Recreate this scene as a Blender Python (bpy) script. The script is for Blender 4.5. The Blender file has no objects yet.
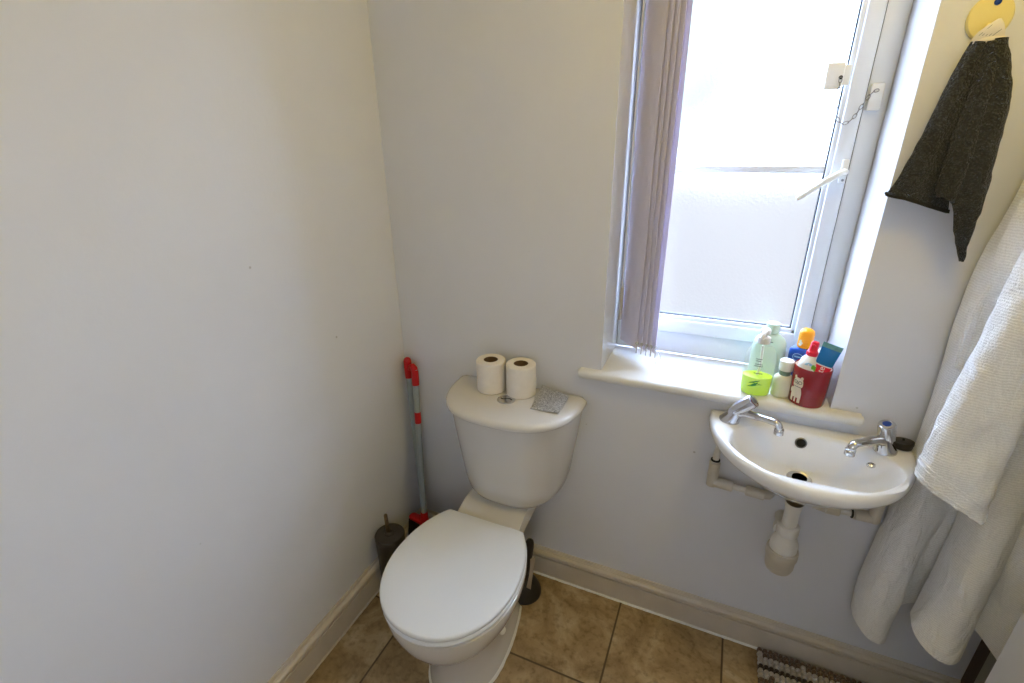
import bpy, bmesh, math, random
from mathutils import Vector, Matrix, noise
from math import sin, cos, pi, sqrt, radians as R
random.seed(7)
SC = bpy.context.scene
COL = SC.collection

# ------------------------------------------------------------------ materials
def new_mat(name):
    m = bpy.data.materials.new(name); m.use_nodes = True
    nt = m.node_tree; b = nt.nodes['Principled BSDF']
    return m, nt, b

def lin(c):
    return tuple(((x/255)/12.92 if x/255 <= .04045 else ((x/255+.055)/1.055)**2.4) for x in c)

def pmat(name, rgb, rough=.5, metal=0, bump=0, bscale=60, var=0, vscale=8, spec=.5, coat=0, sheen=0, trans=0, ior=1.45, sss=0):
    """plain surface with procedural colour variation and bump"""
    m, nt, b = new_mat(name)
    c = lin(rgb)
    b.inputs['Roughness'].default_value = rough
    b.inputs['Metallic'].default_value = metal
    b.inputs['Specular IOR Level'].default_value = spec
    b.inputs['Coat Weight'].default_value = coat
    b.inputs['Sheen Weight'].default_value = sheen
    b.inputs['Transmission Weight'].default_value = trans
    b.inputs['IOR'].default_value = ior
    if sss:
        b.inputs['Subsurface Weight'].default_value = sss
        b.inputs['Subsurface Scale'].default_value = .01
    tc = nt.nodes.new('ShaderNodeTexCoord')
    n = nt.nodes.new('ShaderNodeTexNoise'); n.inputs['Scale'].default_value = vscale; n.inputs['Detail'].default_value = 6
    nt.links.new(tc.outputs['Object'], n.inputs['Vector'])
    r = nt.nodes.new('ShaderNodeValToRGB')
    r.color_ramp.elements[0].position = .3; r.color_ramp.elements[1].position = .7
    r.color_ramp.elements[0].color = (*[x*(1-var) for x in c], 1)
    r.color_ramp.elements[1].color = (*[min(1, x*(1+var*.5)) for x in c], 1)
    nt.links.new(n.outputs['Fac'], r.inputs['Fac'])
    nt.links.new(r.outputs['Color'], b.inputs['Base Color'])
    if bump:
        n2 = nt.nodes.new('ShaderNodeTexNoise'); n2.inputs['Scale'].default_value = bscale; n2.inputs['Detail'].default_value = 4
        nt.links.new(tc.outputs['Object'], n2.inputs['Vector'])
        bp = nt.nodes.new('ShaderNodeBump'); bp.inputs['Strength'].default_value = bump; bp.inputs['Distance'].default_value = .002
        nt.links.new(n2.outputs['Fac'], bp.inputs['Height']); nt.links.new(bp.outputs['Normal'], b.inputs['Normal'])
    return m

M = {}
def wall_mat(name, rgb):
    m, nt, b = new_mat(name)
    c = lin(rgb); b.inputs['Roughness'].default_value = .55; b.inputs['Specular IOR Level'].default_value = .3
    N = nt.nodes; Lk = nt.links
    tc = N.new('ShaderNodeTexCoord')
    a = N.new('ShaderNodeTexNoise'); a.inputs['Scale'].default_value = 2.3; a.inputs['Detail'].default_value = 7; a.inputs['Roughness'].default_value = .62
    Lk.new(tc.outputs['Object'], a.inputs['Vector'])
    r = N.new('ShaderNodeValToRGB'); r.color_ramp.elements[0].position = .28; r.color_ramp.elements[1].position = .66
    r.color_ramp.elements[0].color = (*[x*.95 for x in c], 1); r.color_ramp.elements[1].color = (*c, 1)
    Lk.new(a.outputs['Fac'], r.inputs['Fac'])
    # sparse scuffs and specks
    v = N.new('ShaderNodeTexVoronoi'); v.inputs['Scale'].default_value = 7.0
    Lk.new(tc.outputs['Object'], v.inputs['Vector'])
    rs = N.new('ShaderNodeValToRGB'); rs.color_ramp.elements[0].position = .018; rs.color_ramp.elements[1].position = .03
    rs.color_ramp.elements[0].color = (.55, .52, .48, 1); rs.color_ramp.elements[1].color = (1, 1, 1, 1)
    Lk.new(v.outputs['Distance'], rs.inputs['Fac'])
    mx = N.new('ShaderNodeMix'); mx.data_type = 'RGBA'; mx.blend_type = 'MULTIPLY'; mx.inputs[0].default_value = .7
    Lk.new(r.outputs['Color'], mx.inputs[6]); Lk.new(rs.outputs['Color'], mx.inputs[7])
    Lk.new(mx.outputs[2], b.inputs['Base Color'])
    n2 = N.new('ShaderNodeTexNoise'); n2.inputs['Scale'].default_value = 90; n2.inputs['Detail'].default_value = 5
    Lk.new(tc.outputs['Object'], n2.inputs['Vector'])
    n3 = N.new('ShaderNodeTexNoise'); n3.inputs['Scale'].default_value = 9; n3.inputs['Detail'].default_value = 3
    Lk.new(tc.outputs['Object'], n3.inputs['Vector'])
    ad = N.new('ShaderNodeMath'); ad.operation = 'MULTIPLY_ADD'; ad.inputs[1].default_value = 3.0
    Lk.new(n3.outputs['Fac'], ad.inputs[0]); Lk.new(n2.outputs['Fac'], ad.inputs[2])
    bp = N.new('ShaderNodeBump'); bp.inputs['Strength'].default_value = .12; bp.inputs['Distance'].default_value = .002
    Lk.new(ad.outputs[0], bp.inputs['Height']); Lk.new(bp.outputs['Normal'], b.inputs['Normal'])
    return m

def floor_mat():
    m, nt, b = new_mat('stone_tile')
    N = nt.nodes; Lk = nt.links
    tc = N.new('ShaderNodeTexCoord')
    sx = N.new('ShaderNodeSeparateXYZ'); Lk.new(tc.outputs['Object'], sx.inputs[0])
    def grid(sock, off):
        a = N.new('ShaderNodeMath'); a.operation = 'SUBTRACT'; Lk.new(sock, a.inputs[0]); a.inputs[1].default_value = off
        d = N.new('ShaderNodeMath'); d.operation = 'DIVIDE'; Lk.new(a.outputs[0], d.inputs[0]); d.inputs[1].default_value = .3265
        p = N.new('ShaderNodeMath'); p.operation = 'PINGPONG'; Lk.new(d.outputs[0], p.inputs[0]); p.inputs[1].default_value = .5
        f = N.new('ShaderNodeMath'); f.operation = 'FLOOR'; Lk.new(d.outputs[0], f.inputs[0])
        return p.outputs[0], f.outputs[0]
    gx, fx = grid(sx.outputs[0], .8225); gy, fy = grid(sx.outputs[1], -.333)
    mn = N.new('ShaderNodeMath'); mn.operation = 'MINIMUM'; Lk.new(gx, mn.inputs[0]); Lk.new(gy, mn.inputs[1])
    mr = N.new('ShaderNodeMapRange'); mr.inputs[1].default_value = .006; mr.inputs[2].default_value = .012
    Lk.new(mn.outputs[0], mr.inputs[0])          # 0 in the grout, 1 on the tile
    # per-tile shift of the mottling
    cb = N.new('ShaderNodeCombineXYZ'); Lk.new(fx, cb.inputs[0]); Lk.new(fy, cb.inputs[1])
    wn = N.new('ShaderNodeTexWhiteNoise'); Lk.new(cb.outputs[0], wn.inputs['Vector'])
    va = N.new('ShaderNodeVectorMath'); va.operation = 'MULTIPLY_ADD'
    Lk.new(wn.outputs['Color'], va.inputs[0]); va.inputs[1].default_value = (5, 5, 5); Lk.new(tc.outputs['Object'], va.inputs[2])
    n = N.new('ShaderNodeTexNoise'); n.inputs['Scale'].default_value = 7; n.inputs['Detail'].default_value = 9; n.inputs['Roughness'].default_value = .68
    n.inputs['Distortion'].default_value = .6
    Lk.new(va.outputs[0], n.inputs['Vector'])
    r = N.new('ShaderNodeValToRGB'); e = r.color_ramp.elements
    e[0].position = .30; e[0].color = (*lin((128, 104, 72)), 1)
    e[1].position = .72; e[1].color = (*lin((206, 186, 150)), 1)
    k = e.new(.5); k.color = (*lin((172, 147, 108)), 1)
    Lk.new(n.outputs['Fac'], r.inputs['Fac'])
    n2 = N.new('ShaderNodeTexNoise'); n2.inputs['Scale'].default_value = 55; n2.inputs['Detail'].default_value = 5
    Lk.new(va.outputs[0], n2.inputs['Vector'])
    r2 = N.new('ShaderNodeValToRGB'); r2.color_ramp.elements[0].position = .32; r2.color_ramp.elements[1].position = .5
    r2.color_ramp.elements[0].color = (.6, .57, .52, 1); r2.color_ramp.elements[1].color = (1, 1, 1, 1)
    Lk.new(n2.outputs['Fac'], r2.inputs['Fac'])
    mu = N.new('ShaderNodeMix'); mu.data_type = 'RGBA'; mu.blend_type = 'MULTIPLY'; mu.inputs[0].default_value = .75
    Lk.new(r.outputs['Color'], mu.inputs[6]); Lk.new(r2.outputs['Color'], mu.inputs[7])
    gm = N.new('ShaderNodeMix'); gm.data_type = 'RGBA'
    Lk.new(mr.outputs[0], gm.inputs[0]); gm.inputs[6].default_value = (*lin((92, 76, 56)), 1); Lk.new(mu.outputs[2], gm.inputs[7])
    Lk.new(gm.outputs[2], b.inputs['Base Color'])
    b.inputs['Roughness'].default_value = .42; b.inputs['Specular IOR Level'].default_value = .4
    ma = N.new('ShaderNodeMath'); ma.operation = 'MULTIPLY_ADD'; ma.inputs[1].default_value = .35
    Lk.new(n2.outputs['Fac'], ma.inputs[0]); Lk.new(mr.outputs[0], ma.inputs[2])
    bp = N.new('ShaderNodeBump'); bp.inputs['Strength'].default_value = .4; bp.inputs['Distance'].default_value = .002
    Lk.new(ma.outputs[0], bp.inputs['Height']); Lk.new(bp.outputs['Normal'], b.inputs['Normal'])
    return m

def cloth_mat(name, rgb, bump, scale, var=.25, sheen=.3, wave=None):
    m, nt, b = new_mat(name); N = nt.nodes; Lk = nt.links
    c = lin(rgb)
    b.inputs['Roughness'].default_value = .95; b.inputs['Specular IOR Level'].default_value = .1
    b.inputs['Sheen Weight'].default_value = sheen; b.inputs['Sheen Roughness'].default_value = .6
    tc = N.new('ShaderNodeTexCoord')
    v = N.new('ShaderNodeTexVoronoi'); v.inputs['Scale'].default_value = scale
    Lk.new(tc.outputs['Object'], v.inputs['Vector'])
    n = N.new('ShaderNodeTexNoise'); n.inputs['Scale'].default_value = scale*.5; n.inputs['Detail'].default_value = 5
    Lk.new(tc.outputs['Object'], n.inputs['Vector'])
    ad = N.new('ShaderNodeMath'); ad.operation = 'SUBTRACT'; Lk.new(n.outputs['Fac'], ad.inputs[0]); Lk.new(v.outputs['Distance'], ad.inputs[1])
    h = ad.outputs[0]
    if wave:
        w = N.new('ShaderNodeTexWave'); w.wave_type = 'BANDS'; w.bands_direction = 'Z'
        w.inputs['Scale'].default_value = wave; w.inputs['Distortion'].default_value = 3.5; w.inputs['Detail'].default_value = 2
        Lk.new(tc.outputs['Object'], w.inputs['Vector'])
        a2 = N.new('ShaderNodeMath'); a2.operation = 'MULTIPLY_ADD'; a2.inputs[1].default_value = .7
        Lk.new(w.outputs['Fac'], a2.inputs[0]); Lk.new(h, a2.inputs[2]); h = a2.outputs[0]
    r = N.new('ShaderNodeValToRGB'); r.color_ramp.elements[0].position = -.0; r.color_ramp.elements[1].position = .6
    r.color_ramp.elements[0].color = (*[x*(1-var) for x in c], 1); r.color_ramp.elements[1].color = (*[min(1, x*(1+var*.4)) for x in c], 1)
    Lk.new(h, r.inputs['Fac']); Lk.new(r.outputs['Color'], b.inputs['Base Color'])
    bp = N.new('ShaderNodeBump'); bp.inputs['Strength'].default_value = bump; bp.inputs['Distance'].default_value = .004
    Lk.new(h, bp.inputs['Height']); Lk.new(bp.outputs['Normal'], b.inputs['Normal'])
    return m

def crease(m, scale, dist):
    nt = m.node_tree; b = nt.nodes['Principled BSDF']
    tc = nt.nodes.new('ShaderNodeTexCoord'); mp = nt.nodes.new('ShaderNodeMapping'); mp.inputs['Scale'].default_value = (1.6, 1.0, .6)
    n = nt.nodes.new('ShaderNodeTexNoise'); n.inputs['Scale'].default_value = scale; n.inputs['Detail'].default_value = 3; n.inputs['Distortion'].default_value = 1.2
    bp = nt.nodes.new('ShaderNodeBump'); bp.inputs['Strength'].default_value = .7; bp.inputs['Distance'].default_value = dist
    nt.links.new(tc.outputs['Object'], mp.inputs[0]); nt.links.new(mp.outputs[0], n.inputs['Vector']); nt.links.new(n.outputs['Fac'], bp.inputs['Height'])
    old = b.inputs['Normal'].links[0].from_node
    nt.links.new(bp.outputs['Normal'], old.inputs['Normal'])

def thin_cloth(name, rgb):
    """woven blind fabric that lets daylight glow through"""
    m = cloth_mat(name, rgb, .1, 300, var=.04, sheen=0)
    nt = m.node_tree; b = nt.nodes['Principled BSDF']; out = nt.nodes['Material Output']
    t = nt.nodes.new('ShaderNodeBsdfTranslucent'); t.inputs['Color'].default_value = (*lin(rgb), 1)
    mx = nt.nodes.new('ShaderNodeMixShader'); mx.inputs[0].default_value = .15
    nt.links.new(b.outputs[0], mx.inputs[1]); nt.links.new(t.outputs[0], mx.inputs[2]); nt.links.new(mx.outputs[0], out.inputs['Surface'])
    return m

def glow_through(m, rgb, f):
    nt = m.node_tree; b = nt.nodes['Principled BSDF']; out = nt.nodes['Material Output']
    t = nt.nodes.new('ShaderNodeBsdfTranslucent'); t.inputs['Color'].default_value = (*lin(rgb), 1)
    mx = nt.nodes.new('ShaderNodeMixShader'); mx.inputs[0].default_value = f
    nt.links.new(b.outputs[0], mx.inputs[1]); nt.links.new(t.outputs[0], mx.inputs[2]); nt.links.new(mx.outputs[0], out.inputs['Surface'])

def frosted_mat():
    """patterned privacy glass: strongly scattering forward, a little straight through"""
    m = bpy.data.materials.new('frosted_glass'); m.use_nodes = True
    nt = m.node_tree; N = nt.nodes; Lk = nt.links
    for x in list(N): N.remove(x)
    out = N.new('ShaderNodeOutputMaterial')
    rf = N.new('ShaderNodeBsdfRefraction'); rf.inputs['Roughness'].default_value = .40; rf.inputs['IOR'].default_value = 1.25
    rf.inputs['Color'].default_value = (.95, .98, .97, 1)
    tr = N.new('ShaderNodeBsdfTranslucent'); tr.inputs['Color'].default_value = (.9, .94, .93, 1)
    tp = N.new('ShaderNodeBsdfTransparent'); tp.inputs['Color'].default_value = (.9, .93, .92, 1)
    gl = N.new('ShaderNodeBsdfGlossy'); gl.inputs['Roughness'].default_value = .2
    tc = N.new('ShaderNodeTexCoord'); n = N.new('ShaderNodeTexNoise'); n.inputs['Scale'].default_value = 130; n.inputs['Detail'].default_value = 3
    Lk.new(tc.outputs['Object'], n.inputs['Vector'])
    bp = N.new('ShaderNodeBump'); bp.inputs['Strength'].default_value = .35; bp.inputs['Distance'].default_value = .003
    Lk.new(n.outputs['Fac'], bp.inputs['Height']); Lk.new(bp.outputs['Normal'], rf.inputs['Normal'])
    m1 = N.new('ShaderNodeMixShader'); m1.inputs[0].default_value = .05
    Lk.new(rf.outputs[0], m1.inputs[1]); Lk.new(tr.outputs[0], m1.inputs[2])
    m2 = N.new('ShaderNodeMixShader'); m2.inputs[0].default_value = .10
    Lk.new(m1.outputs[0], m2.inputs[1]); Lk.new(tp.outputs[0], m2.inputs[2])
    m3 = N.new('ShaderNodeMixShader'); m3.inputs[0].default_value = .05
    Lk.new(m2.outputs[0], m3.inputs[1]); Lk.new(gl.outputs[0], m3.inputs[2])
    Lk.new(m3.outputs[0], out.inputs['Surface'])
    return m

def clear_plastic(name, rgb, mixt=.75, rough=.12):
    """thin translucent plastic: see-through skin with a glossy coat"""
    m = bpy.data.materials.new(name); m.use_nodes = True
    nt = m.node_tree; N = nt.nodes; Lk = nt.links
    b = N['Principled BSDF']; out = N['Material Output']
    b.inputs['Base Color'].default_value = (*lin(rgb), 1); b.inputs['Roughness'].default_value = rough
    tp = N.new('ShaderNodeBsdfTransparent'); tp.inputs['Color'].default_value = (*[.5+.5*x for x in lin(rgb)], 1)
    tc = N.new('ShaderNodeTexCoord'); n = N.new('ShaderNodeTexNoise'); n.inputs['Scale'].default_value = 20
    Lk.new(tc.outputs['Object'], n.inputs['Vector'])
    mr = N.new('ShaderNodeMapRange'); mr.inputs[3].default_value = mixt-.06; mr.inputs[4].default_value = mixt+.06
    Lk.new(n.outputs['Fac'], mr.inputs[0])
    mx = N.new('ShaderNodeMixShader'); Lk.new(mr.outputs[0], mx.inputs[0])
    Lk.new(b.outputs[0], mx.inputs[1]); Lk.new(tp.outputs[0], mx.inputs[2]); Lk.new(mx.outputs[0], out.inputs['Surface'])
    return m

def glitter_mat():
    m, nt, b = new_mat('silver_glitter'); N = nt.nodes; Lk = nt.links
    tc = N.new('ShaderNodeTexCoord'); v = N.new('ShaderNodeTexVoronoi'); v.inputs['Scale'].default_value = 760
    Lk.new(tc.outputs['Object'], v.inputs['Vector'])
    r = N.new('ShaderNodeValToRGB'); r.color_ramp.elements[0].color = (*lin((120, 120, 122)), 1); r.color_ramp.elements[1].color = (*lin((245, 245, 245)), 1)
    sp = N.new('ShaderNodeSeparateColor'); Lk.new(v.outputs['Color'], sp.inputs[0]); Lk.new(sp.outputs[0], r.inputs['Fac'])
    Lk.new(r.outputs['Color'], b.inputs['Base Color'])
    b.inputs['Metallic'].default_value = .75; b.inputs['Roughness'].default_value = .38
    bp = N.new('ShaderNodeBump'); bp.inputs['Strength'].default_value = .8; bp.inputs['Distance'].default_value = .002
    Lk.new(sp.outputs[1], bp.inputs['Height']); Lk.new(bp.outputs['Normal'], b.inputs['Normal'])
    return m

def world_light(): pass

M['wall'] = wall_mat('wall_paint', (223, 225, 233))
M['ceil'] = pmat('ceiling_paint', (226, 227, 230), .8, var=.03)
M['reveal'] = pmat('white_gloss_paint', (208, 206, 204), .35, var=.03, bump=.1, bscale=30)
M['sill'] = pmat('sill_paint', (228, 228, 227), .4, var=.05, vscale=14, bump=.1, bscale=40)
M['skirt'] = pmat('cream_gloss_paint', (208, 198, 184), .35, var=.07, vscale=11, bump=.1, bscale=50)
M['floor'] = floor_mat()
M['upvc'] = pmat('white_upvc', (226, 231, 238), .3, var=.02)
M['gasket'] = pmat('black_gasket', (30, 34, 40), .6, var=.1)
M['glass'] = frosted_mat()
M['ceramic'] = pmat('white_ceramic', (214, 211, 207), .12, var=.02, coat=.4)
M['basin_ceramic'] = pmat('basin_ceramic', (238, 239, 242), .1, var=.03, vscale=6, coat=.4)
M['seatplastic'] = pmat('white_seat_plastic', (228, 232, 238), .22, var=.02, vscale=5)
M['chrome'] = pmat('chrome', (205, 205, 208), .1, metal=1, var=.03)
M['dullchrome'] = pmat('dull_chrome', (150, 150, 152), .3, metal=1, var=.1)
M['tissue'] = pmat('tissue_paper', (236, 230, 222), .95, var=.04, bump=.5, bscale=180, vscale=40, spec=.1)
M['card'] = pmat('cardboard_tube', (112, 88, 62), .9, var=.2, vscale=60)
M['glitter'] = glitter_mat()
M['pole'] = pmat('grey_painted_tube', (150, 160, 165), .35, metal=0, var=.06)
M['red'] = pmat('red_plastic', (186, 10, 18), .35, var=.08)
M['redmug'] = pmat('red_glazed_mug', (140, 12, 24), .18, var=.08, coat=.5)
M['bristle'] = pmat('black_bristles', (34, 30, 28), .9, var=.5, vscale=300, bump=1, bscale=400)
M['blackp'] = pmat('black_plastic', (58, 52, 47), .4, var=.15, vscale=30)
M['rubber'] = pmat('black_rubber', (48, 44, 41), .45, var=.1)
M['brass'] = pmat('tarnished_steel', (140, 124, 104), .35, metal=.9, var=.3, vscale=50)
M['paperlabel'] = pmat('paper_label', (180, 164, 142), .8, var=.1)
M['pipe'] = pmat('white_pipe_plastic', (222, 219, 214), .35, var=.05, vscale=20)
M['pipegrey'] = pmat('aged_pipe_plastic', (205, 198, 186), .4, var=.1, vscale=30)
M['blue'] = pmat('blue_cap', (20, 60, 150), .3, var=.05)
M['dark'] = pmat('dark_gap', (24, 22, 20), .7, var=.1)
M['vane'] = thin_cloth('blind_fabric', (240, 236, 255))
M['clearclip'] = clear_plastic('clear_clip', (225, 225, 225), .5)
M['soapshell'] = clear_plastic('pale_green_shell', (246, 250, 246), .80)
M['soapliq'] = pmat('lime_green_soap', (226, 250, 10), .15, var=.05, trans=.0)
glow_through(M['soapliq'], (240, 255, 20), .45)
M['leaf'] = pmat('green_leaf_print', (10, 120, 40), .4, var=.2, vscale=80)
M['palegreen'] = pmat('pale_green_plastic', (196, 222, 205), .3, var=.03)
M['whitep'] = pmat('white_plastic', (236, 236, 232), .3, var=.02)
M['greygreen'] = pmat('grey_green_plastic', (120, 142, 128), .35, var=.05)
M['cream'] = pmat('milky_plastic', (226, 226, 208), .35, var=.05)
M['orange'] = pmat('orange_cap_plastic', (255, 168, 12), .3, var=.04)
M['dblue'] = pmat('royal_blue_plastic', (18, 78, 176), .3, var=.05)
M['pasteblue'] = pmat('teal_blue_tube', (22, 118, 190), .3, var=.08)
M['pinkred'] = pmat('bright_red_nozzle', (232, 30, 58), .3, var=.05)
M['lblue'] = pmat('light_blue_print', (150, 200, 240), .4, var=.05)
M['lgreen'] = pmat('light_green_print', (110, 195, 60), .4, var=.05)
M['bear'] = pmat('cream_print', (232, 216, 196), .3, var=.04)
M['black'] = pmat('black_print', (25, 20, 22), .4, var=.05)
M['textgrey'] = pmat('grey_print', (96, 104, 100), .5, var=.05)
M['towel'] = cloth_mat('charcoal_terry', (76, 77, 76), 1.0, 300, var=.6, sheen=.15)
M['towelhem'] = cloth_mat('charcoal_woven_band', (58, 57, 52), .3, 500, var=.3, sheen=.05)
M['robe'] = cloth_mat('cream_terry', (245, 246, 248), .35, 420, var=.08, sheen=.2, wave=60)
crease(M['robe'], 16, .02)
M['hook'] = pmat('pale_yellow_plastic', (238, 222, 150), .4, var=.04)
M['tag'] = pmat('white_satin_label', (226, 220, 212), .6, var=.04)
M['matbrown'] = cloth_mat('brown_chenille', (132, 106, 88), .8, 260, var=.4)
M['matwhite'] = cloth_mat('off_white_chenille', (200, 190, 180), .6, 260, var=.2)
M['matdark'] = cloth_mat('dark_brown_chenille', (66, 46, 38), .8, 260, var=.4)
M['wood'] = pmat('dark_brown_wood', (72, 52, 36), .6, var=.3, vscale=18)
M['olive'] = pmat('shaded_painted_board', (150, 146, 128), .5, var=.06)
M['door'] = pmat('white_door_paint', (228, 227, 226), .4, var=.03)
M['hedge'] = pmat('hedge_leaves', (88, 100, 72), .8, var=.3, vscale=6)
M['render'] = pmat('pale_render', (78, 66, 52), .9, var=.1, vscale=2)
M['paving'] = pmat('concrete_paving', (96, 92, 86), .9, var=.1, vscale=3)

# ------------------------------------------------------------------ object helpers
def wloc(o):
    v = Vector((0, 0, 0))
    while o: v = v + o.location; o = o.parent
    return v

def obj(name, bm, mat, parent=None, smooth=40, mats=None):
    """links a bmesh given in world coordinates as one mesh object"""
    bmesh.ops.recalc_face_normals(bm, faces=bm.faces)
    me = bpy.data.meshes.new(name)
    if parent is not None:
        off = wloc(parent)
        bmesh.ops.translate(bm, verts=bm.verts, vec=-off)
    bm.to_mesh(me); bm.free()
    for x in (mats or [mat]): me.materials.append(x)
    if smooth:
        me.polygons.foreach_set('use_smooth', [True]*len(me.polygons))
        me.set_sharp_from_angle(angle=R(smooth))
    o = bpy.data.objects.new(name, me); COL.objects.link(o)
    if parent is not None: o.parent = parent
    return o

def thing(name, label, cat, loc, group=None):
    o = bpy.data.objects.new(name, None); COL.objects.link(o); o.location = loc
    o.empty_display_size = .05
    return tag(o, label, cat, group)

def tag(o, label, cat, group=None, kind=None):
    o['label'] = label; o['category'] = cat
    if group: o['group'] = group
    if kind: o['kind'] = kind
    return o

def struct(o, label=None, cat=None):
    o['kind'] = 'structure'
    if label: o['label'] = label
    if cat: o['category'] = cat
    return o

BM = bmesh.new
def box(bm, x0, x1, y0, y1, z0, z1, bev=0, seg=2, mi=0, mtx=None):
    vs = [bm.verts.new((x, y, z)) for x in (x0, x1) for y in (y0, y1) for z in (z0, z1)]
    F = [(0, 1, 3, 2), (4, 6, 7, 5), (0, 4, 5, 1), (2, 3, 7, 6), (0, 2, 6, 4), (1, 5, 7, 3)]
    fs = [bm.faces.new([vs[i] for i in f]) for f in F]
    for f in fs: f.material_index = mi
    if bev:
        es = list({e for f in fs for e in f.edges})
        r = bmesh.ops.bevel(bm, geom=es, offset=bev, segments=seg, profile=.5, affect='EDGES')
        vs = list({v for f in r['faces'] for v in f.verts} | {v for v in vs if v.is_valid})
    if mtx is not None:
        bmesh.ops.transform(bm, matrix=mtx, verts=[v for v in vs if v.is_valid])
    return vs

def loft(bm, rings, closed=True, cap0=True, cap1=True, mi=0):
    rows = [[bm.verts.new(p) for p in r] for r in rings]
    n = len(rows[0])
    for a, b in zip(rows, rows[1:]):
        for i in range(n if closed else n-1):
            j = (i+1) % n
            f = bm.faces.new((a[i], a[j], b[j], b[i])); f.material_index = mi
    if closed and cap0: bm.faces.new(rows[0][::-1]).material_index = mi
    if closed and cap1: bm.faces.new(rows[-1]).material_index = mi
    return rows

def frame_of(d):
    d = Vector(d).normalized()
    a = Vector((0, 0, 1)) if abs(d.z) < .9 else Vector((1, 0, 0))
    u = d.cross(a).normalized(); v = d.cross(u).normalized()
    return d, u, v

def lathe(bm, prof, o=(0, 0, 0), d=(0, 0, 1), n=32, sx=1, sy=1, cap0=True, cap1=True, mi=0, ang=0):
    """profile [(radius, along)] spun about the axis d through o"""
    d = Vector(d).normalized(); o = Vector(o)
    if abs(d.z) > .9999: u, v = Vector((1, 0, 0)), Vector((0, 1, 0))
    else: _, u, v = frame_of(d)
    u, v = u*cos(ang)+v*sin(ang), v*cos(ang)-u*sin(ang)
    rings = [[o+d*h+u*(cos(2*pi*i/n)*r*sx)+v*(sin(2*pi*i/n)*r*sy) for i in range(n)] for r, h in prof]
    return loft(bm, rings, True, cap0, cap1, mi)

def tube(bm, pts, rad, n=14, cap=True, mi=0, flat=1.0):
    pts = [Vector(p) for p in pts]
    rad = rad if isinstance(rad, (list, tuple)) else [rad]*len(pts)
    t0 = (pts[1]-pts[0]).normalized(); _, u, _ = frame_of(t0); rings = []
    for i, p in enumerate(pts):
        t = (pts[min(i+1, len(pts)-1)]-pts[max(i-1, 0)]).normalized()
        u = (u-t*u.dot(t)).normalized(); v = t.cross(u)
        rings.append([p+u*(cos(2*pi*k/n)*rad[i])+v*(sin(2*pi*k/n)*rad[i]*flat) for k in range(n)])
    return loft(bm, rings, True, cap, cap, mi)

def catmull(pts, k=8):
    P = [Vector(p) for p in pts]; P = [P[0]*2-P[1]]+P+[P[-1]*2-P[-2]]; out = []
    for i in range(1, len(P)-2):
        for s in range(k):
            t = s/k; a, b, c, d = P[i-1], P[i], P[i+1], P[i+2]
            out.append(.5*((2*b)+(c-a)*t+(2*a-5*b+4*c-d)*t*t+(3*b-a-3*c+d)*t**3))
    out.append(P[-2]); return out

def resample(pts, n):
    pts = [Vector(p) for p in pts]; L = [0]
    for a, b in zip(pts, pts[1:]): L.append(L[-1]+(b-a).length)
    out = []; j = 0
    for i in range(n):
        s = L[-1]*i/(n-1)
        while j < len(L)-2 and L[j+1] < s: j += 1
        d = L[j+1]-L[j]; t = 0 if d == 0 else (s-L[j])/d
        out.append(pts[j].lerp(pts[j+1], min(1, t)))
    return out

def polar(poly, c, n, z):
    """resample a closed 2D outline by polar angle about c, so lofted rings line up"""
    out = []; m = len(poly)
    for i in range(n):
        a = 2*pi*i/n; dx, dy = cos(a), sin(a); best = None
        for k in range(m):
            x1, y1 = poly[k][0]-c[0], poly[k][1]-c[1]; x2, y2 = poly[(k+1) % m][0]-c[0], poly[(k+1) % m][1]-c[1]
            ex, ey = x2-x1, y2-y1; den = dx*ey-dy*ex
            if abs(den) < 1e-12: continue
            t = (x1*ey-y1*ex)/den; s = (x1*dy-y1*dx)/den
            if t > 0 and -1e-9 <= s <= 1+1e-9 and (best is None or t > best): best = t
        if best is None: best = 0
        out.append((c[0]+dx*best, c[1]+dy*best, z))
    return out

def dshape(cx, hw, depth, n=2.8, yb=0., k=80, rc=.0):
    """straight back at y=yb against the wall, bowed front towards -y"""
    pts = []
    for i in range(k+1):
        a = pi*i/k
        x = math.copysign(abs(cos(a))**(2/n), cos(a))*hw; y = -abs(sin(a))**(2/n)*depth
        pts.append((cx+x, yb+y))
    return pts

def superell(cx, cy, a, b, n=2.5, k=96):
    return [(cx+math.copysign(abs(cos(2*pi*i/k))**(2/n), cos(2*pi*i/k))*a,
             cy+math.copysign(abs(sin(2*pi*i/k))**(2/n), sin(2*pi*i/k))*b) for i in range(k)]

def egg(cx, yc, hw, bf, bb, ycut, k=64, nf=2.1):
    """toilet-seat outline: rounded front at yc-bf, sides drawn in to a straight cut at y=ycut"""
    pts = []
    for i in range(k+1):
        a = pi*i/k
        x = math.copysign(abs(cos(a))**(2/nf), cos(a)); y = abs(sin(a))**(2/nf)
        pts.append((cx+x*hw, yc-y*bf))
    m = 20
    for i in range(1, m+1):
        y = yc+(ycut-yc)*i/m; pts.append((cx-hw*sqrt(max(0, 1-((y-yc)/bb)**2)), y))
    for i in range(m, 0, -1):
        y = yc+(ycut-yc)*i/m; pts.append((cx+hw*sqrt(max(0, 1-((y-yc)/bb)**2)), y))
    return pts

def inset(poly, c, d):
    """pull a 2D outline towards c by about d metres"""
    out = []
    for x, y in poly:
        L = sqrt((x-c[0])**2+(y-c[1])**2); s = max(0, (L-d)/L); out.append((c[0]+(x-c[0])*s, c[1]+(y-c[1])*s))
    return out

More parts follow.
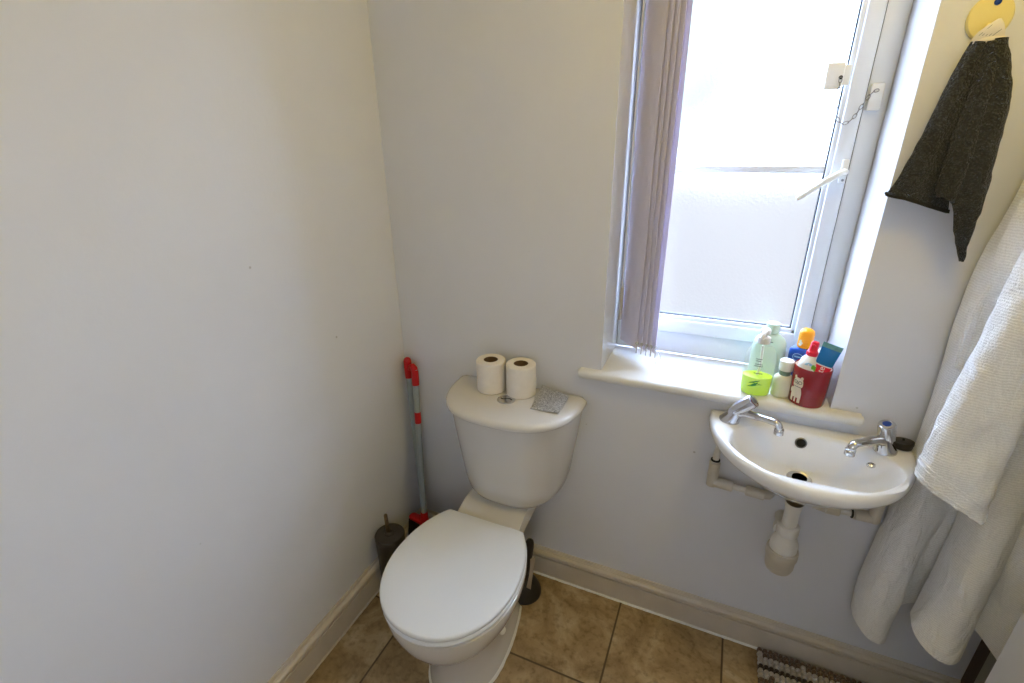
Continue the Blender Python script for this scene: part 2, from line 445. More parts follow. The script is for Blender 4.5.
def sheet(bm, grid, th=0, mi=0):
    """surface through a grid of points; th gives it real thickness"""
    rows = [[bm.verts.new(p) for p in r] for r in grid]; fs = []
    for a, b in zip(rows, rows[1:]):
        for i in range(len(a)-1):
            f = bm.faces.new((a[i], a[i+1], b[i+1], b[i])); f.material_index = mi; fs.append(f)
    if th:
        bm.normal_update()
        bmesh.ops.solidify(bm, geom=fs, thickness=th)
    return rows

def text_mesh(s, size, name='t'):
    cu = bpy.data.curves.new(name, 'FONT'); cu.body = s; cu.size = size; cu.extrude = .0002; cu.align_x = 'LEFT'
    o = bpy.data.objects.new(name, cu); COL.objects.link(o)
    dg = bpy.context.evaluated_depsgraph_get(); dg.update()
    me = bpy.data.meshes.new_from_object(o.evaluated_get(dg))
    bpy.data.objects.remove(o); bpy.data.curves.remove(cu)
    bm = BM(); bm.from_mesh(me); bpy.data.meshes.remove(me)
    return bm

# ================================================================== SETTING
XR, YF, ZC = 1.737, -1.75, 2.32          # right wall, front wall, ceiling
WX0, WX1, WZ0, WZ1 = .6975, 1.273, .86, 1.98   # window opening
WT = .30

bm = BM(); box(bm, -.1, XR+.1, YF-.1, .05, -.08, 0); struct(obj('floor', bm, M['floor'], smooth=0))
bm = BM(); box(bm, -.1, XR+.1, YF-.1, WT, ZC, ZC+.08); struct(obj('ceiling', bm, M['ceil'], smooth=0))
bm = BM(); box(bm, -.1, 0, YF-.1, 0, 0, ZC); struct(obj('wall_left', bm, M['wall'], smooth=0))
bm = BM(); box(bm, XR, XR+.1, YF-.1, 0, 0, ZC); struct(obj('wall_right', bm, M['wall'], smooth=0))
bm = BM(); box(bm, 0, XR, YF-.1, YF, 0, ZC); struct(obj('wall_front', bm, M['wall'], smooth=0))
bm = BM()
box(bm, -.1, WX0, 0, WT, 0, ZC); box(bm, WX1, XR+.1, 0, WT, 0, ZC)
box(bm, WX0, WX1, 0, WT, 0, WZ0-.03); box(bm, WX0, WX1, 0, WT, WZ1, ZC)
for f in bm.faces:                         # the painted reveals of the opening
    c = f.calc_center_median(); n = f.normal
    if (abs(c.x-WX0) < 1e-4 or abs(c.x-WX1) < 1e-4) and abs(f.calc_center_median().y-WT/2) < .01: f.material_index = 1
    if abs(c.z-WZ1) < 1e-4 and WX0 < c.x < WX1: f.material_index = 1
struct(obj('wall_back', bm, None, smooth=0, mats=[M['wall'], M['reveal']]))

SK = [(0, 0), (.0155, 0), (.0155, .080), (.009, .082), (.009, .0865), (.0155, .0885), (.0195, .093), (.021, .099), (.0195, .105), (.014, .1095), (.007, .1105), (.007, .113), (.004, .1205), (0, .1205)]
bm = BM(); loft(bm, [[(x, -d, z) for d, z in SK] for x in (0.0, XR)])
sk = struct(obj('baseboard_back', bm, M['skirt'], smooth=30))
bm = BM(); tube(bm, [(0.02+.0107*i, -.0170, .001+.0012*noise.noise((i*.6, 0, 0))) for i in range(160)], [.0045+.002*noise.noise((i*.9, 3, 0)) for i in range(160)], n=8)
obj('sealant_bead', bm, M['whitep'], sk)
bm = BM(); loft(bm, [[(d, y, z) for d, z in SK] for y in (0.0, YF)])
sk = struct(obj('baseboard_left', bm, M['skirt'], smooth=30))
bm = BM(); tube(bm, [(.0175, -.02-.0107*i, .001+.0012*noise.noise((i*.6, 9, 0))) for i in range(160)], [.0035+.0015*noise.noise((i*.9, 7, 0)) for i in range(160)], n=8)
obj('sealant_bead', bm, M['skirt'], sk)

# dark strip in the right-hand corner, painted board beside it, and the open door
bm = BM(); box(bm, XR-.012, XR, -.05, 0, 0, 2.05, .002); struct(obj('trim_2', bm, M['wood'], smooth=0))
bm = BM()
loft(bm, [[(XR-d, y, z) for d, y in ((0, -.05), (.014, -.05), (.02, -.058), (.02, -.085), (.012, -.09), (.012, -.1), (.02, -.105), (.02, -.16), (0, -.16))] for z in (0, 2.05)])
struct(obj('trim_3', bm, M['olive'], smooth=0))
bm = BM()
a, b = Vector((1.598, -.30, 0)), Vector((1.715, -1.02, 0)); dd = (b-a).normalized(); nn = Vector((-dd.y, dd.x, 0))
mtx = Matrix(((dd.x, nn.x, 0, a.x), (dd.y, nn.y, 0, a.y), (0, 0, 1, 0), (0, 0, 0, 1)))
Ld = (b-a).length
box(bm, 0, Ld, -.018, .018, .008, 2.0, .003, mtx=mtx)
dr = struct(obj('door_1', bm, M['door'], smooth=30))
bm = BM()
for z0, z1 in ((.12, .85), (1.0, 1.88)):
    for x0, x1 in ((.1, Ld/2-.04), (Ld/2+.04, Ld-.1)):
        box(bm, x0, x1, -.024, -.016, z0, z1, .006, mtx=mtx)
obj('door_panel', bm, M['door'], dr, smooth=30)

# window board
bm = BM()
prof = [(.205, .833), (-.018, .833), (-.024, .837), (-.027, .8435), (-.027, .850), (-.024, .856), (-.018, .86), (.205, .86)]
loft(bm, [[(x, y, z) for y, z in prof] for x in (WX0+.0005, WX1-.0005)])
ears = [p for p in prof if p[0] < .1]
for xa, xb in ((.634, WX0+.0005), (WX1-.0005, 1.342)):
    loft(bm, [[(x, y, z) for y, z in [(0, .833)]+ears+[(0, .86)]] for x in (xa, xb)])
bmesh.ops.bevel(bm, geom=[e for e in bm.edges if abs(e.verts[0].co.x-e.verts[1].co.x) < 1e-6 and (e.verts[0].co.x < .635 or e.verts[0].co.x > 1.341)], offset=.005, segments=3, affect='EDGES')
struct(obj('trim_1', bm, M['sill'], smooth=50))

# window: outer frame, opening sash, one frosted unit crossed by a glazing bar
FY = .205
win = bpy.data.objects.new('window_1', None); COL.objects.link(win); win.location = ((WX0+WX1)/2, FY, WZ0); struct(win)
def rect_frame(bm, x0, x1, z0, z1, w, y0, y1, bev=.004, wb=None):
    wb = wb or w
    box(bm, x0, x0+w, y0, y1, z0, z1, bev); box(bm, x1-w, x1, y0, y1, z0, z1, bev)
    box(bm, x0+w*.9, x1-w*.9, y0+.0004, y1, z0, z0+wb, bev); box(bm, x0+w*.9, x1-w*.9, y0+.0004, y1, z1-w, z1, bev)
bm = BM(); rect_frame(bm, WX0, WX1, WZ0, WZ1, .046, FY, FY+.07, wb=.070)
obj('window_frame', bm, M['upvc'], win, smooth=30)
SX0, SX1, SZ0, SZ1 = WX0+.047, 1.2255, .932, WZ1-.047
bm = BM(); rect_frame(bm, SX0, SX1, SZ0, SZ1, .036, FY-.012, FY+.05, .005, wb=.042)
for x0, x1 in ((SX0+.030, SX0+.046), (SX1-.046, SX1-.030)): box(bm, x0, x1, FY-.004, FY+.03, SZ0+.034, SZ1-.034, .003)
for z0, z1 in ((SZ0+.036, SZ0+.054), (SZ1-.046, SZ1-.03)): box(bm, SX0+.034, SX1-.034, FY-.004, FY+.03, z0, z1, .003)
sash = obj('sash', bm, M['upvc'], win, smooth=30)
GX0, GX1, GZ0, GZ1 = SX0+.046, SX1-.046, SZ0+.054, SZ1-.046
bm = BM(); rect_frame(bm, GX0-.001, GX1+.001, GZ0-.001, GZ1+.001, .0035, FY+.001, FY+.016, 0); obj('gasket', bm, M['gasket'], win, smooth=0)
bm = BM(); rect_frame(bm, SX0-.002, SX1+.002, SZ0-.0025, SZ1+.002, .004, FY-.0005, FY+.004, 0); obj('seal', bm, M['gasket'], win, smooth=0)
bm = BM(); sheet(bm, [[(GX0, FY+.014, GZ0), (GX1, FY+.014, GZ0)], [(GX0, FY+.014, GZ1), (GX1, FY+.014, GZ1)]]); obj('frosted_pane', bm, M['glass'], win, smooth=0)
bm = BM(); box(bm, GX0, GX1, FY+.003, FY+.0125, 1.3965, 1.4140, .003); obj('glazing_bar', bm, M['upvc'], win, smooth=30)
# espagnolette handle
bm = BM(); box(bm, 1.2075, 1.2235, FY-.022, FY-.012, 1.375, 1.430, .004)
hp = obj('handle_plate', bm, M['whitep'], win, smooth=40)
bm = BM(); tube(bm, catmull([(1.2155, FY-.02, 1.402), (1.2155, FY-.035, 1.402), (1.212, FY-.047, 1.402), (1.20, FY-.052, 1.397), (1.175, FY-.053, 1.380), (1.148, FY-.052, 1.357), (1.124, FY-.05, 1.339)], 6),
                [.0075]*13+[.008]*6+[.0075]*6+[.0065]*6+[.006, .006, .006, .0058, .0055, .0045], n=12)
obj('window_handle', bm, M['whitep'], win, smooth=50)
bm = BM(); lathe(bm, [(.003, 0), (.003, .003)], (1.2155, FY-.0245, 1.383), (0, -1, 0), 10); obj('screw', bm, M['dullchrome'], win)

# restrictor: two white plates joined by a chain
ch = thing('window_restrictor', 'white plastic lock plates joined by a sagging steel chain on the window frame', 'window lock', (1.2, FY, 1.58))
bm = BM(); box(bm, 1.136, 1.172, FY-.019, FY-.007, 1.582, 1.638, .003)
box(bm, 1.165, 1.186, FY-.0125, FY-.007, 1.59, 1.632, .002)
obj('lock_plate', bm, M['whitep'], ch, smooth=40)
bm = BM(); lathe(bm, [(.0042, 0), (.0042, .002)], (1.1665, FY-.0185, 1.606), (0, -1, 0), 12); obj('keyhole', bm, M['dark'], ch)
bm = BM(); box(bm, 1.2315, 1.2590, FY-.012, FY+.0002, 1.535, 1.592, .004); obj('lock_plate', bm, M['whitep'], ch, smooth=40)
bm = BM()
cp = resample(catmull([(1.1665, FY-.022, 1.606), (1.168, FY-.022, 1.575), (1.173, FY-.021, 1.532), (1.187, FY-.02, 1.509), (1.206, FY-.02, 1.516), (1.222, FY-.019, 1.548), (1.233, FY-.018, 1.570), (1.2395, FY-.0165, 1.5755), (1.247, FY-.012, 1.577)], 10), 20)
for i, (p, q) in enumerate(zip(cp, cp[1:])):
    d = (q-p).normalized(); mid = (p+q)/2; L = (q-p).length*.62
    s = Vector((0, 1, 0)) if i % 2 else d.cross(Vector((0, 1, 0))).normalized()
    s = (s-d*s.dot(d)).normalized()
    ring = [mid+d*(cos(2*pi*k/12)*L)+s*(sin(2*pi*k/12)*.0032) for k in range(13)]
    tube(bm, ring, .00085, n=6)
obj('chain', bm, M['dullchrome'], ch)

# ================================================================== OUTSIDE (seen only through the frosted pane)
bm = BM(); box(bm, -6, 9, WT+.3, 14, -2.7, -2.6); struct(obj('ground', bm, M['paving'], smooth=0), 'paved yard below the frosted window', 'ground')
bm = BM(); box(bm, -5, 8, 7.5, 7.8, -2.6, 1.22); tw = struct(obj('wall_outside', bm, M['render'], smooth=0), 'pale rendered yard wall outside the frosted window', 'wall')
bm = BM()
bmesh.ops.create_icosphere(bm, subdivisions=4, radius=1)
for v in bm.verts:
    p = v.co.copy(); v.co = p*(1+.25*noise.noise(p*2.5)+.12*noise.noise(p*7))
    v.co = Vector((v.co.x*.95, v.co.y*.6, v.co.z*1.1))+Vector((.05, 5.2, 2.3))
tr = obj('tree_outside', bm, M['hedge'])
tag(tr, 'green treetop blurred through the upper left of the frosted window', 'tree')

# ================================================================== VERTICAL BLIND
vb = thing('vertical_blind', 'lilac-white vertical blind drawn together at the left of the window', 'blind', (.78, .12, .9))
ZB, ZT = .905, 1.925
A0, B0 = Vector((.7170, .156)), Vector((.7800, .090))
ax = (B0-A0).normalized(); nrm = Vector((ax.y, -ax.x))
for k in range(5):
    o2 = Vector((.0140*k, -.0035*k))
    zb = ZB if k == 0 else ZB+.004*(k % 2)
    rows = []
    for z in [zb+(ZT-zb)*i/10 for i in range(11)]:
        rw = []
        for j in range(9):
            t = j/8; p = A0+(B0-A0)*t+o2+nrm*(.004*(1-(2*t-1)**2)+.0008*sin(z*9+k))
            rw.append((p.x, p.y, z))
        rows.append(rw)
    bm = BM(); sheet(bm, rows, .0009); v = obj('vane', bm, M['vane'], vb, smooth=60)
    rows = []
    for z in (zb-.0004, zb+.03):
        rw = []
        for j in range(9):
            t = j/8; p = A0+(B0-A0)*t+o2+nrm*(.004*(1-(2*t-1)**2)-.0014)
            rw.append((p.x, p.y, z))
        rows.append(rw)
    bm = BM(); sheet(bm, rows, .0022); obj('bottom_weight', bm, M['vane'], v, smooth=60)
bm = BM()
for k in range(5):                          # clear clips and the little chain joining them
    p = B0+Vector((.0140*k+.001, -.003-.0035*k))
    tube(bm, [(p.x, p.y, ZB+.022), (p.x+.0005, p.y-.002, ZB+.005), (p.x, p.y-.001, ZB-.012)], .0018, n=8)
    tube(bm, [(p.x+.004*cos(a), p.y-.002, ZB+.02+.004*sin(a)) for a in [2*pi*i/10 for i in range(11)]], .0012, n=6)
p0 = B0+Vector((.058, -.014))
tube(bm, catmull([(p0.x, p0.y-.002, ZB+.018), (p0.x+.012, p0.y-.006, ZB+.0), (p0.x+.014, p0.y-.006, ZB-.028), (p0.x+.006, p0.y-.006, ZB-.034), (p0.x, p0.y-.004, ZB-.02)], 6), .0011, n=6)
obj('chain_clips', bm, M['clearclip'], vb)
bm = BM(); box(bm, .70, 1.27, .03, .175, ZT, ZT+.035, .004); obj('headrail', bm, M['whitep'], vb, smooth=40)
bm = BM(); tube(bm, [(.7145, .14, ZT), (.714, .14, 1.5), (.7145, .14, 1.07)], .0013, n=8); obj('cord', bm, M['whitep'], vb)
bm = BM(); box(bm, .7095, .7205, .135, .147, .972, 1.074, .003); obj('cord_weight', bm, pmat('grey_weight', (190, 188, 192), .4), vb, smooth=40)

# ================================================================== TOILET
T = thing('toilet', 'white close-coupled toilet with closed lid under the paper rolls', 'toilet', (.44, -.3, 0))
CX = .431
C2 = (CX, -.40)
NP = 72
prf = [  # z, hw, yc, front b, back b, ycut
    (0.0, .108, -.37, .165, .30, -.17), (.022, .108, -.37, .165, .30, -.17), (.034, .100, -.37, .158, .30, -.172), (.08, .096, -.37, .15, .30, -.175), (.14, .095, -.37, .15, .30, -.18),
    (.19, .104, -.38, .165, .30, -.19), (.23, .124, -.40, .180, .28, -.20), (.27, .147, -.415, .198, .27, -.21), (.31, .165, -.425, .208, .262, -.225), (.345, .176, -.43, .213, .258, -.235), (.372, .181, -.432, .215, .255, -.24), (.382, .180, -.432, .214, .255, -.24)]
bm = BM()
rings = [polar(egg(CX-(.004 if z < .2 else 0), yc, hw, bf, bb, yq), C2, NP, z) for z, hw, yc, bf, bb, yq in prf]
rings.append(polar(egg(CX, -.432, .172, .206, .25, -.245), C2, NP, .386))
loft(bm, rings)
# shelf that carries the cistern
def rrect(cx, hw0, hw1, y0, y1, z, r=.012):
    return [(cx-hw1, y0, z), (cx+hw1, y0, z), (cx+hw0, y1, z), (cx-hw0, y1, z)]
sh = BM()
def shelf_ring(z, hwb, hwf, yb, yf):
    pts = []
    for i in range(13):
        t = i/12; pts.append((CX-.004+hwb+(hwf-hwb)*t**1.5, yb+(yf-yb)*t, z))
    for i in range(13):
        t = 1-i/12; pts.append((CX-.004-hwb-(hwf-hwb)*t**1.5, yb+(yf-yb)*t, z))
    return pts
loft(bm, [shelf_ring(.19, .045, .055, -.09, -.24), shelf_ring(.25, .060, .075, -.06, -.27), shelf_ring(.33, .090, .100, -.03, -.30), shelf_ring(.372, .103, .114, -.02, -.315), shelf_ring(.380, .101, .112, -.022, -.313)])
sr0, sr1 = shelf_ring(.37, .103, .112, -.02, -.30), shelf_ring(.417, .100, .109, -.022, -.297)
sr1 = [(x, y, z if y > -.18 else z-(.031*min(1, (-.18-y)/.09))) for x, y, z in sr1]
loft(bm, [sr0, sr1])
pan = obj('pan', bm, M['ceramic'], T, smooth=50)
bm = BM()
e0 = egg(CX-.004, -.37, .114, .172, .31, -.165); e1 = egg(CX-.004, -.37, .106, .163, .30, -.172)
n0 = [polar([(C2[0]+(x-C2[0])*(1+.02*noise.noise((x*40, y*40, 0))), C2[1]+(y-C2[1])*(1+.02*noise.noise((x*40, y*40, 5)))) for x, y in e0], C2, NP, .001), polar(e0, C2, NP, .004), polar(e1, C2, NP, .014)]
loft(bm, n0, cap0=True, cap1=True); obj('sealant', bm, M['whitep'], pan, smooth=60)
bm = BM(); lathe(bm, [(.013, 0), (.013, .006), (.009, .011), (.003, .013)], (CX-.004+.092, -.345, .105), (1, -.15, .15), 20); obj('screw_cap', bm, M['whitep'], pan)

def slab(bm, poly, c, z0, z1, r, n=NP, crown=0):
    rg = [polar(inset(poly, c, r), c, n, z0), polar(inset(poly, c, r*.3), c, n, z0+r*.3), polar(poly, c, n, z0+r), polar(poly, c, n, z1-r), polar(inset(poly, c, r*.3), c, n, z1-r*.3), polar(inset(poly, c, r), c, n, z1)]
    if crown:
        for f in (.04, .09, .14): rg.append(polar(inset(poly, c, r+f), c, n, z1+crown*(1-(1-f/.15)**2)))
    return loft(bm, rg)
so = egg(CX, -.432, .181, .220, .256, -.255)
si = egg(CX, -.45, .115, .13, .19, -.33)
bm = BM()
loft(bm, [polar(si, C2, NP, .390), polar(inset(so, C2, .006), C2, NP, .390), polar(so, C2, NP, .395), polar(so, C2, NP, .399), polar(inset(so, C2, .004), C2, NP, .403), polar(si, C2, NP, .403)], cap0=False, cap1=False)
obj('seat', bm, M['seatplastic'], T, smooth=50)
bm = BM(); slab(bm, egg(CX-.002, -.434, .182, .217, .252, -.250), C2, .4055, .421, .005, crown=.002)
obj('seat_lid', bm, M['seatplastic'], T, smooth=50)
for s in (-1, 1):
    bm = BM(); lathe(bm, [(.009, 0), (.009, .014), (.007, .017)], (CX+s*.075, -.240, .385), (0, 0, 1), 16)
    lathe(bm, [(.008, -.014), (.008, .014)], (CX+s*.075, -.250, .400), (1, 0, 0), 16)
    obj('hinge', bm, M['whitep'], T)
# cistern
CC = .449
cb = [(.418, .105, .140, 2.8), (.422, .128, .162, 2.8), (.432, .146, .178, 2.8), (.452, .160, .188, 2.8), (.49, .170, .193, 2.8), (.56, .181, .199, 2.8), (.64, .193, .207, 2.8), (.72, .203, .214, 2.8), (.744, .206, .216, 2.8)]
bm = BM(); loft(bm, [polar(dshape(CC, hw, d, n, -.006), (CC, -.08), 80, z) for z, hw, d, n in cb])
obj('cistern', bm, M['ceramic'], T, smooth=50)
bm = BM(); lp = dshape(CC, .216, .238, 2.7, -.005); c = (CC, -.09)
rg = [polar(inset(lp, c, .010), c, 96, .7435), polar(inset(lp, c, .002), c, 96, .7445), polar(lp, c, 96, .747), polar(lp, c, 96, .756), polar(inset(lp, c, .003), c, 96, .761), polar(inset(lp, c, .009), c, 96, .7655), polar(inset(lp, c, .018), c, 96, .7675), polar(inset(lp, c, .06), c, 96, .7695)]
loft(bm, rg); lid = obj('cistern_lid', bm, M['ceramic'], T, smooth=60)
bm = BM(); lathe(bm, [(.028, 0), (.028, .002), (.024, .0045), (.0235, .0035), (.004, .0045)], (.446, -.118, .7685), (0, 0, 1), 32)
fb = obj('flush_button', bm, M['chrome'], T)
bm = BM(); tube(bm, [(.446+.0175*t, -.118+.004*sin(t*3), .7728) for t in [-1+i/6 for i in range(13)]], .0012, n=6); obj('button_split', bm, M['dark'], fb)

# ================================================================== ON THE CISTERN
def roll(loc, label, first=None):
    x, y, z = loc
    t = thing('toilet_roll', label, 'toilet roll', loc, 'toilet rolls on the cistern lid')
    ro, ri, h = .0450, .0220, .100
    bm = BM()
    lathe(bm, [(ri, 0), (ro-.003, 0), (ro, .003), (ro, h-.003), (ro-.003, h), (ri, h), (ri, 0)], loc, (0, 0, 1), 48, cap0=False, cap1=False)
    obj('paper', bm, M['tissue'], t, smooth=40)
    bm = BM(); lathe(bm, [(ri-.0014, .001), (ri-.0002, .001), (ri-.0002, h-.001), (ri-.0014, h-.001), (ri-.0014, .001)], loc, (0, 0, 1), 36, cap0=False, cap1=False)
    obj('cardboard_core', bm, M['card'], t, smooth=40)
    return t
roll((.3745, -.070, .7696), 'left of two toilet rolls standing upright on the cistern lid')
r2 = roll((.4705, -.062, .7696), 'right toilet roll beside the silver glitter pad on the cistern')
g = []
for i in range(5):
    a = -.25+.1*i; g.append([(.4705+.0455*cos(a)+.0014, -.062+.0455*sin(a), .7706+z+.002*i) for z in (0.02, .035, .05)])
bm = BM(); sheet(bm, g, .0006); obj('loose_end', bm, M['tissue'], r2)

q = [Vector((.524, -.022, .788)), Vector((.618, -.045, .779)), Vector((.617, -.140, .772)), Vector((.532, -.142, .772))]
bm = BM(); G = []; NN = 20; top = []; bot = []
for i in range(NN+1):
    rt, rb = [], []
    for j in range(NN+1):
        u, v = i/NN, j/NN
        p = (q[0]*(1-u)+q[1]*u)*(1-v)+(q[3]*(1-u)+q[2]*u)*v
        e = min(u, 1-u, v, 1-v); th = .0065*(1-(1-min(1, e/.3))**2.4)+.0006*noise.noise(p*90)
        p = p+Vector((0, 0, .0015*sin(v*5+u*3)))
        rt.append(p+Vector((0, 0, th+.0005))); rb.append(p-Vector((0, 0, .0008)))
    top.append(rt); bot.append(rb)
a = sheet(bm, top); b = sheet(bm, bot)
edge = lambda r: r[0]+[x[-1] for x in r[1:]]+r[-1][-2::-1]+[x[0] for x in r[-2:0:-1]]
ea, eb = edge(a), edge(b)
for i in range(len(ea)):
    j = (i+1) % len(ea); bm.faces.new((ea[i], ea[j], eb[j], eb[i]))
pad = obj('scouring_pad', bm, M['glitter'], smooth=60)
tag(pad, 'flat silver glitter scouring pad lying on the right of the cistern lid', 'scouring pad')

# ================================================================== CORNER: BROOM, POLE, TOILET BRUSH, PLUNGER
ba, bb_ = Vector((.098, -.112, .185)), Vector((.072, -.046, .770))
def along(t): return ba.lerp(bb_, t)
BR = thing('broom', 'broom with red head, black bristles and hooked red cap on a grey pole', 'broom', (.05, -.05, 0))
bm = BM(); tube(bm, [along(i/8) for i in range(9)], .0105, n=18); h = obj('pole', bm, M['pole'], BR)
dB = (bb_-ba).normalized()
bm = BM(); tube(bm, [along(.905), along(.96), along(.985), along(1.0)+Vector((-.003, 0, .004)), along(1.0)+Vector((-.010, .003, .010)), along(1.0)+Vector((-.018, .005, .006)), along(.985)+Vector((-.022, .006, 0))], [.0125, .0125, .012, .0115, .0095, .009, .0085], n=16)
obj('hook_cap', bm, M['red'], BR)
bm = BM(); tube(bm, [along(.665), along(.735)], .0112, n=18); obj('band', bm, M['red'], h)
bm = BM()
hd = Vector((.99, -.10, -.06)).normalized(); hc = Vector((.088, -.112, .176))
def hring(t, w, zt, zb):
    p = hc+hd*t; s = Vector((.12, .98, 0))
    return [p+s*(w*cos(2*pi*k/20))+Vector((0, 0, (zt if sin(2*pi*k/20) > 0 else zb)*abs(sin(2*pi*k/20)))) for k in range(20)]
loft(bm, [hring(t, w, zt, -.008) for t, w, zt in ((-.058, .004, .002), (-.055, .012, .007), (-.045, .017, .012), (0, .019, .015), (.05, .019, .017), (.09, .018, .014), (.105, .012, .008), (.108, .004, .002))])
lathe(bm, [(.016, 0), (.0135, .04), (.0125, .045)], ba-dB*.012, dB, 18)
obj('broom_head', bm, M['red'], BR, smooth=60)
bm = BM()
for i in range(30):
    for j in range(6):
        t = -.052+.155*i/29; s = (-.013+.026*j/5); p = hc+hd*t+Vector((.12, .98, 0))*s-Vector((0, 0, .006))
        sp = Vector(((t-.02)*.35+random.uniform(-.006, .006)-.006, s*.9+random.uniform(-.005, .005), -(.100+random.uniform(-.008, .004))))
        e = p+sp; e.x = max(e.x, .023); e.y = min(e.y, -.024); e.z = .004+abs(e.z-.035)*.2
        tube(bm, [p, p.lerp(e, .5), e], [.0026, .003, .0033], n=5)
br = obj('bristles', bm, M['bristle'], BR); br['kind'] = 'stuff'

P2 = thing('pole', 'taller plain grey pole with rounded red end cap in the corner', 'pole', (.05, -.03, 0))
pa, pb = Vector((.051, -.046, 0.001)), Vector((.028, -.024, .785))
bm = BM(); tube(bm, [pa.lerp(pb, i/8) for i in range(9)], .0115, n=18); obj('pole_tube', bm, M['pole'], P2)
dP = (pb-pa).normalized()
bm = BM(); lathe(bm, [(.0135, -.062), (.0138, -.01), (.0135, 0), (.011, .008), (.006, .0125), (.001, .0135)], pb, dP, 20); obj('end_cap', bm, M['red'], P2)

TB = thing('toilet_brush', 'black cylindrical toilet brush holder with steel handle by the left wall', 'toilet brush', (.068, -.272, 0))
bx, by = .0685, -.272
bm = BM(); lathe(bm, [(.030, 0), (.046, 0), (.0475, .004), (.0495, .233), (.0475, .235), (.03, .235)], (bx, by, 0.0005), (0, 0, 1), 36); obj('holder', bm, M['blackp'], TB)
bm = BM(); lathe(bm, [(.0505, .235), (.0505, .246), (.048, .250), (.018, .252), (.016, .256), (.009, .258), (.009, .256)], (bx, by, 0.0005), (0, 0, 1), 36); obj('holder_lid', bm, M['blackp'], TB)
bm = BM(); lathe(bm, [(.0075, .24), (.0068, .275), (.0062, .326), (.005, .329), (.001, .330)], (bx, by, 0), (-.02, .0, 1), 16); obj('handle', bm, M['brass'], TB)

PL = thing('plunger', 'black rubber sink plunger standing on the tiles behind the toilet', 'plunger', (.502, -.105, 0))
px, py = .498, -.108
bm = BM(); lathe(bm, [(.048, .001), (.057, 0), (.0595, .004), (.0585, .014), (.055, .026), (.046, .044), (.034, .060), (.022, .072), (.018, .080), (.0175, .09)], (px, py, 0.0005), (0, 0, 1), 40); obj('cup', bm, M['rubber'], PL)
bm = BM(); tube(bm, [(px, py, .085), (px+.012, py-.003, .15), (px+.022, py-.008, .235), (px+.025, py-.009, .250), (px+.026, py-.0095, .257)], [.0155, .0155, .0155, .012, .004], n=18); obj('handle', bm, M['rubber'], PL)
bm = BM(); sheet(bm, [[(px+.030-.006*t+.003*sin(t*4), py-.022-.012*t, .185-.12*t), (px+.046-.008*t, py-.014-.022*t, .185-.12*t+.012*(1-t))] for t in [i/8 for i in range(9)]], .0008); obj('paper_tag', bm, M['paperlabel'], PL)

# ================================================================== BASIN
BX = 1.228; BC = (BX, -.110); NB = 96
WB = thing('washbasin', 'small white wall-hung washbasin with a tap on each corner', 'washbasin', (BX, 0, .8))
def bd(hw, d, z, n=2.15, yb=0.): return polar(dshape(BX, hw, d, n, yb-.001), BC, NB, z)
def bi(a, b, cy, z, n=2.4): return polar(superell(BX+.003, cy, a, b, n), BC, NB, z)
bm = BM()
loft(bm, [bd(.045, .128, .660, 2.2), bd(.07, .143, .664, 2.2), bd(.112, .172, .684), bd(.158, .210, .714), bd(.194, .246, .744), bd(.213, .266, .761), bd(.2205, .273, .769), bd(.2235, .2765, .776),
          bd(.2240, .2770, .789), bd(.2215, .2745, .796), bd(.216, .269, .8005), bd(.211, .264, .801),
          bi(.178, .108, -.140, .7995, 2.6), bi(.175, .105, -.140, .797, 2.6), bi(.170, .1015, -.139, .788, 2.5), bi(.160, .095, -.136, .765, 2.4), bi(.144, .085, -.130, .738, 2.3), bi(.114, .066, -.118, .716, 2.2), bi(.07, .046, -.098, .703, 2.1), bi(.032, .030, -.088, .698, 2.0), bi(.018, .018, -.088, .697, 2.0)])
bas = obj('basin', bm, M['basin_ceramic'], WB, smooth=60)
bm = BM(); lathe(bm, [(.016, .003), (.025, .0045), (.028, .002), (.0285, 0)], (BX, -.088, .6975), (0, 0, 1), 32)
wf = obj('waste_fitting', bm, M['chrome'], WB)
bm = BM(); lathe(bm, [(.0165, .0048), (.002, .0048)], (BX, -.088, .6975), (0, 0, 1), 24); obj('drain_hole', bm, M['dark'], wf)
od = Vector((0, -1, .30)); op = Vector((BX-.006, -.0420, .772))
bm = BM(); lathe(bm, [(.0135, -.003), (.0135, .0015), (.0115, .0028), (.0105, .001)], op, od, 28)
ov = obj('overflow', bm, M['dullchrome'], WB)
bm = BM(); lathe(bm, [(.0106, .0012), (.001, .0022)], op, od, 24); obj('overflow_hole', bm, M['dark'], ov)
bm = BM(); lathe(bm, [(.0085, 0), (.0085, .004), (.0055, .0065), (.0045, .003)], (1.352, -.112, .7875), (-.25, 0, 1), 20); obj('chain_stay', bm, M['chrome'], WB)

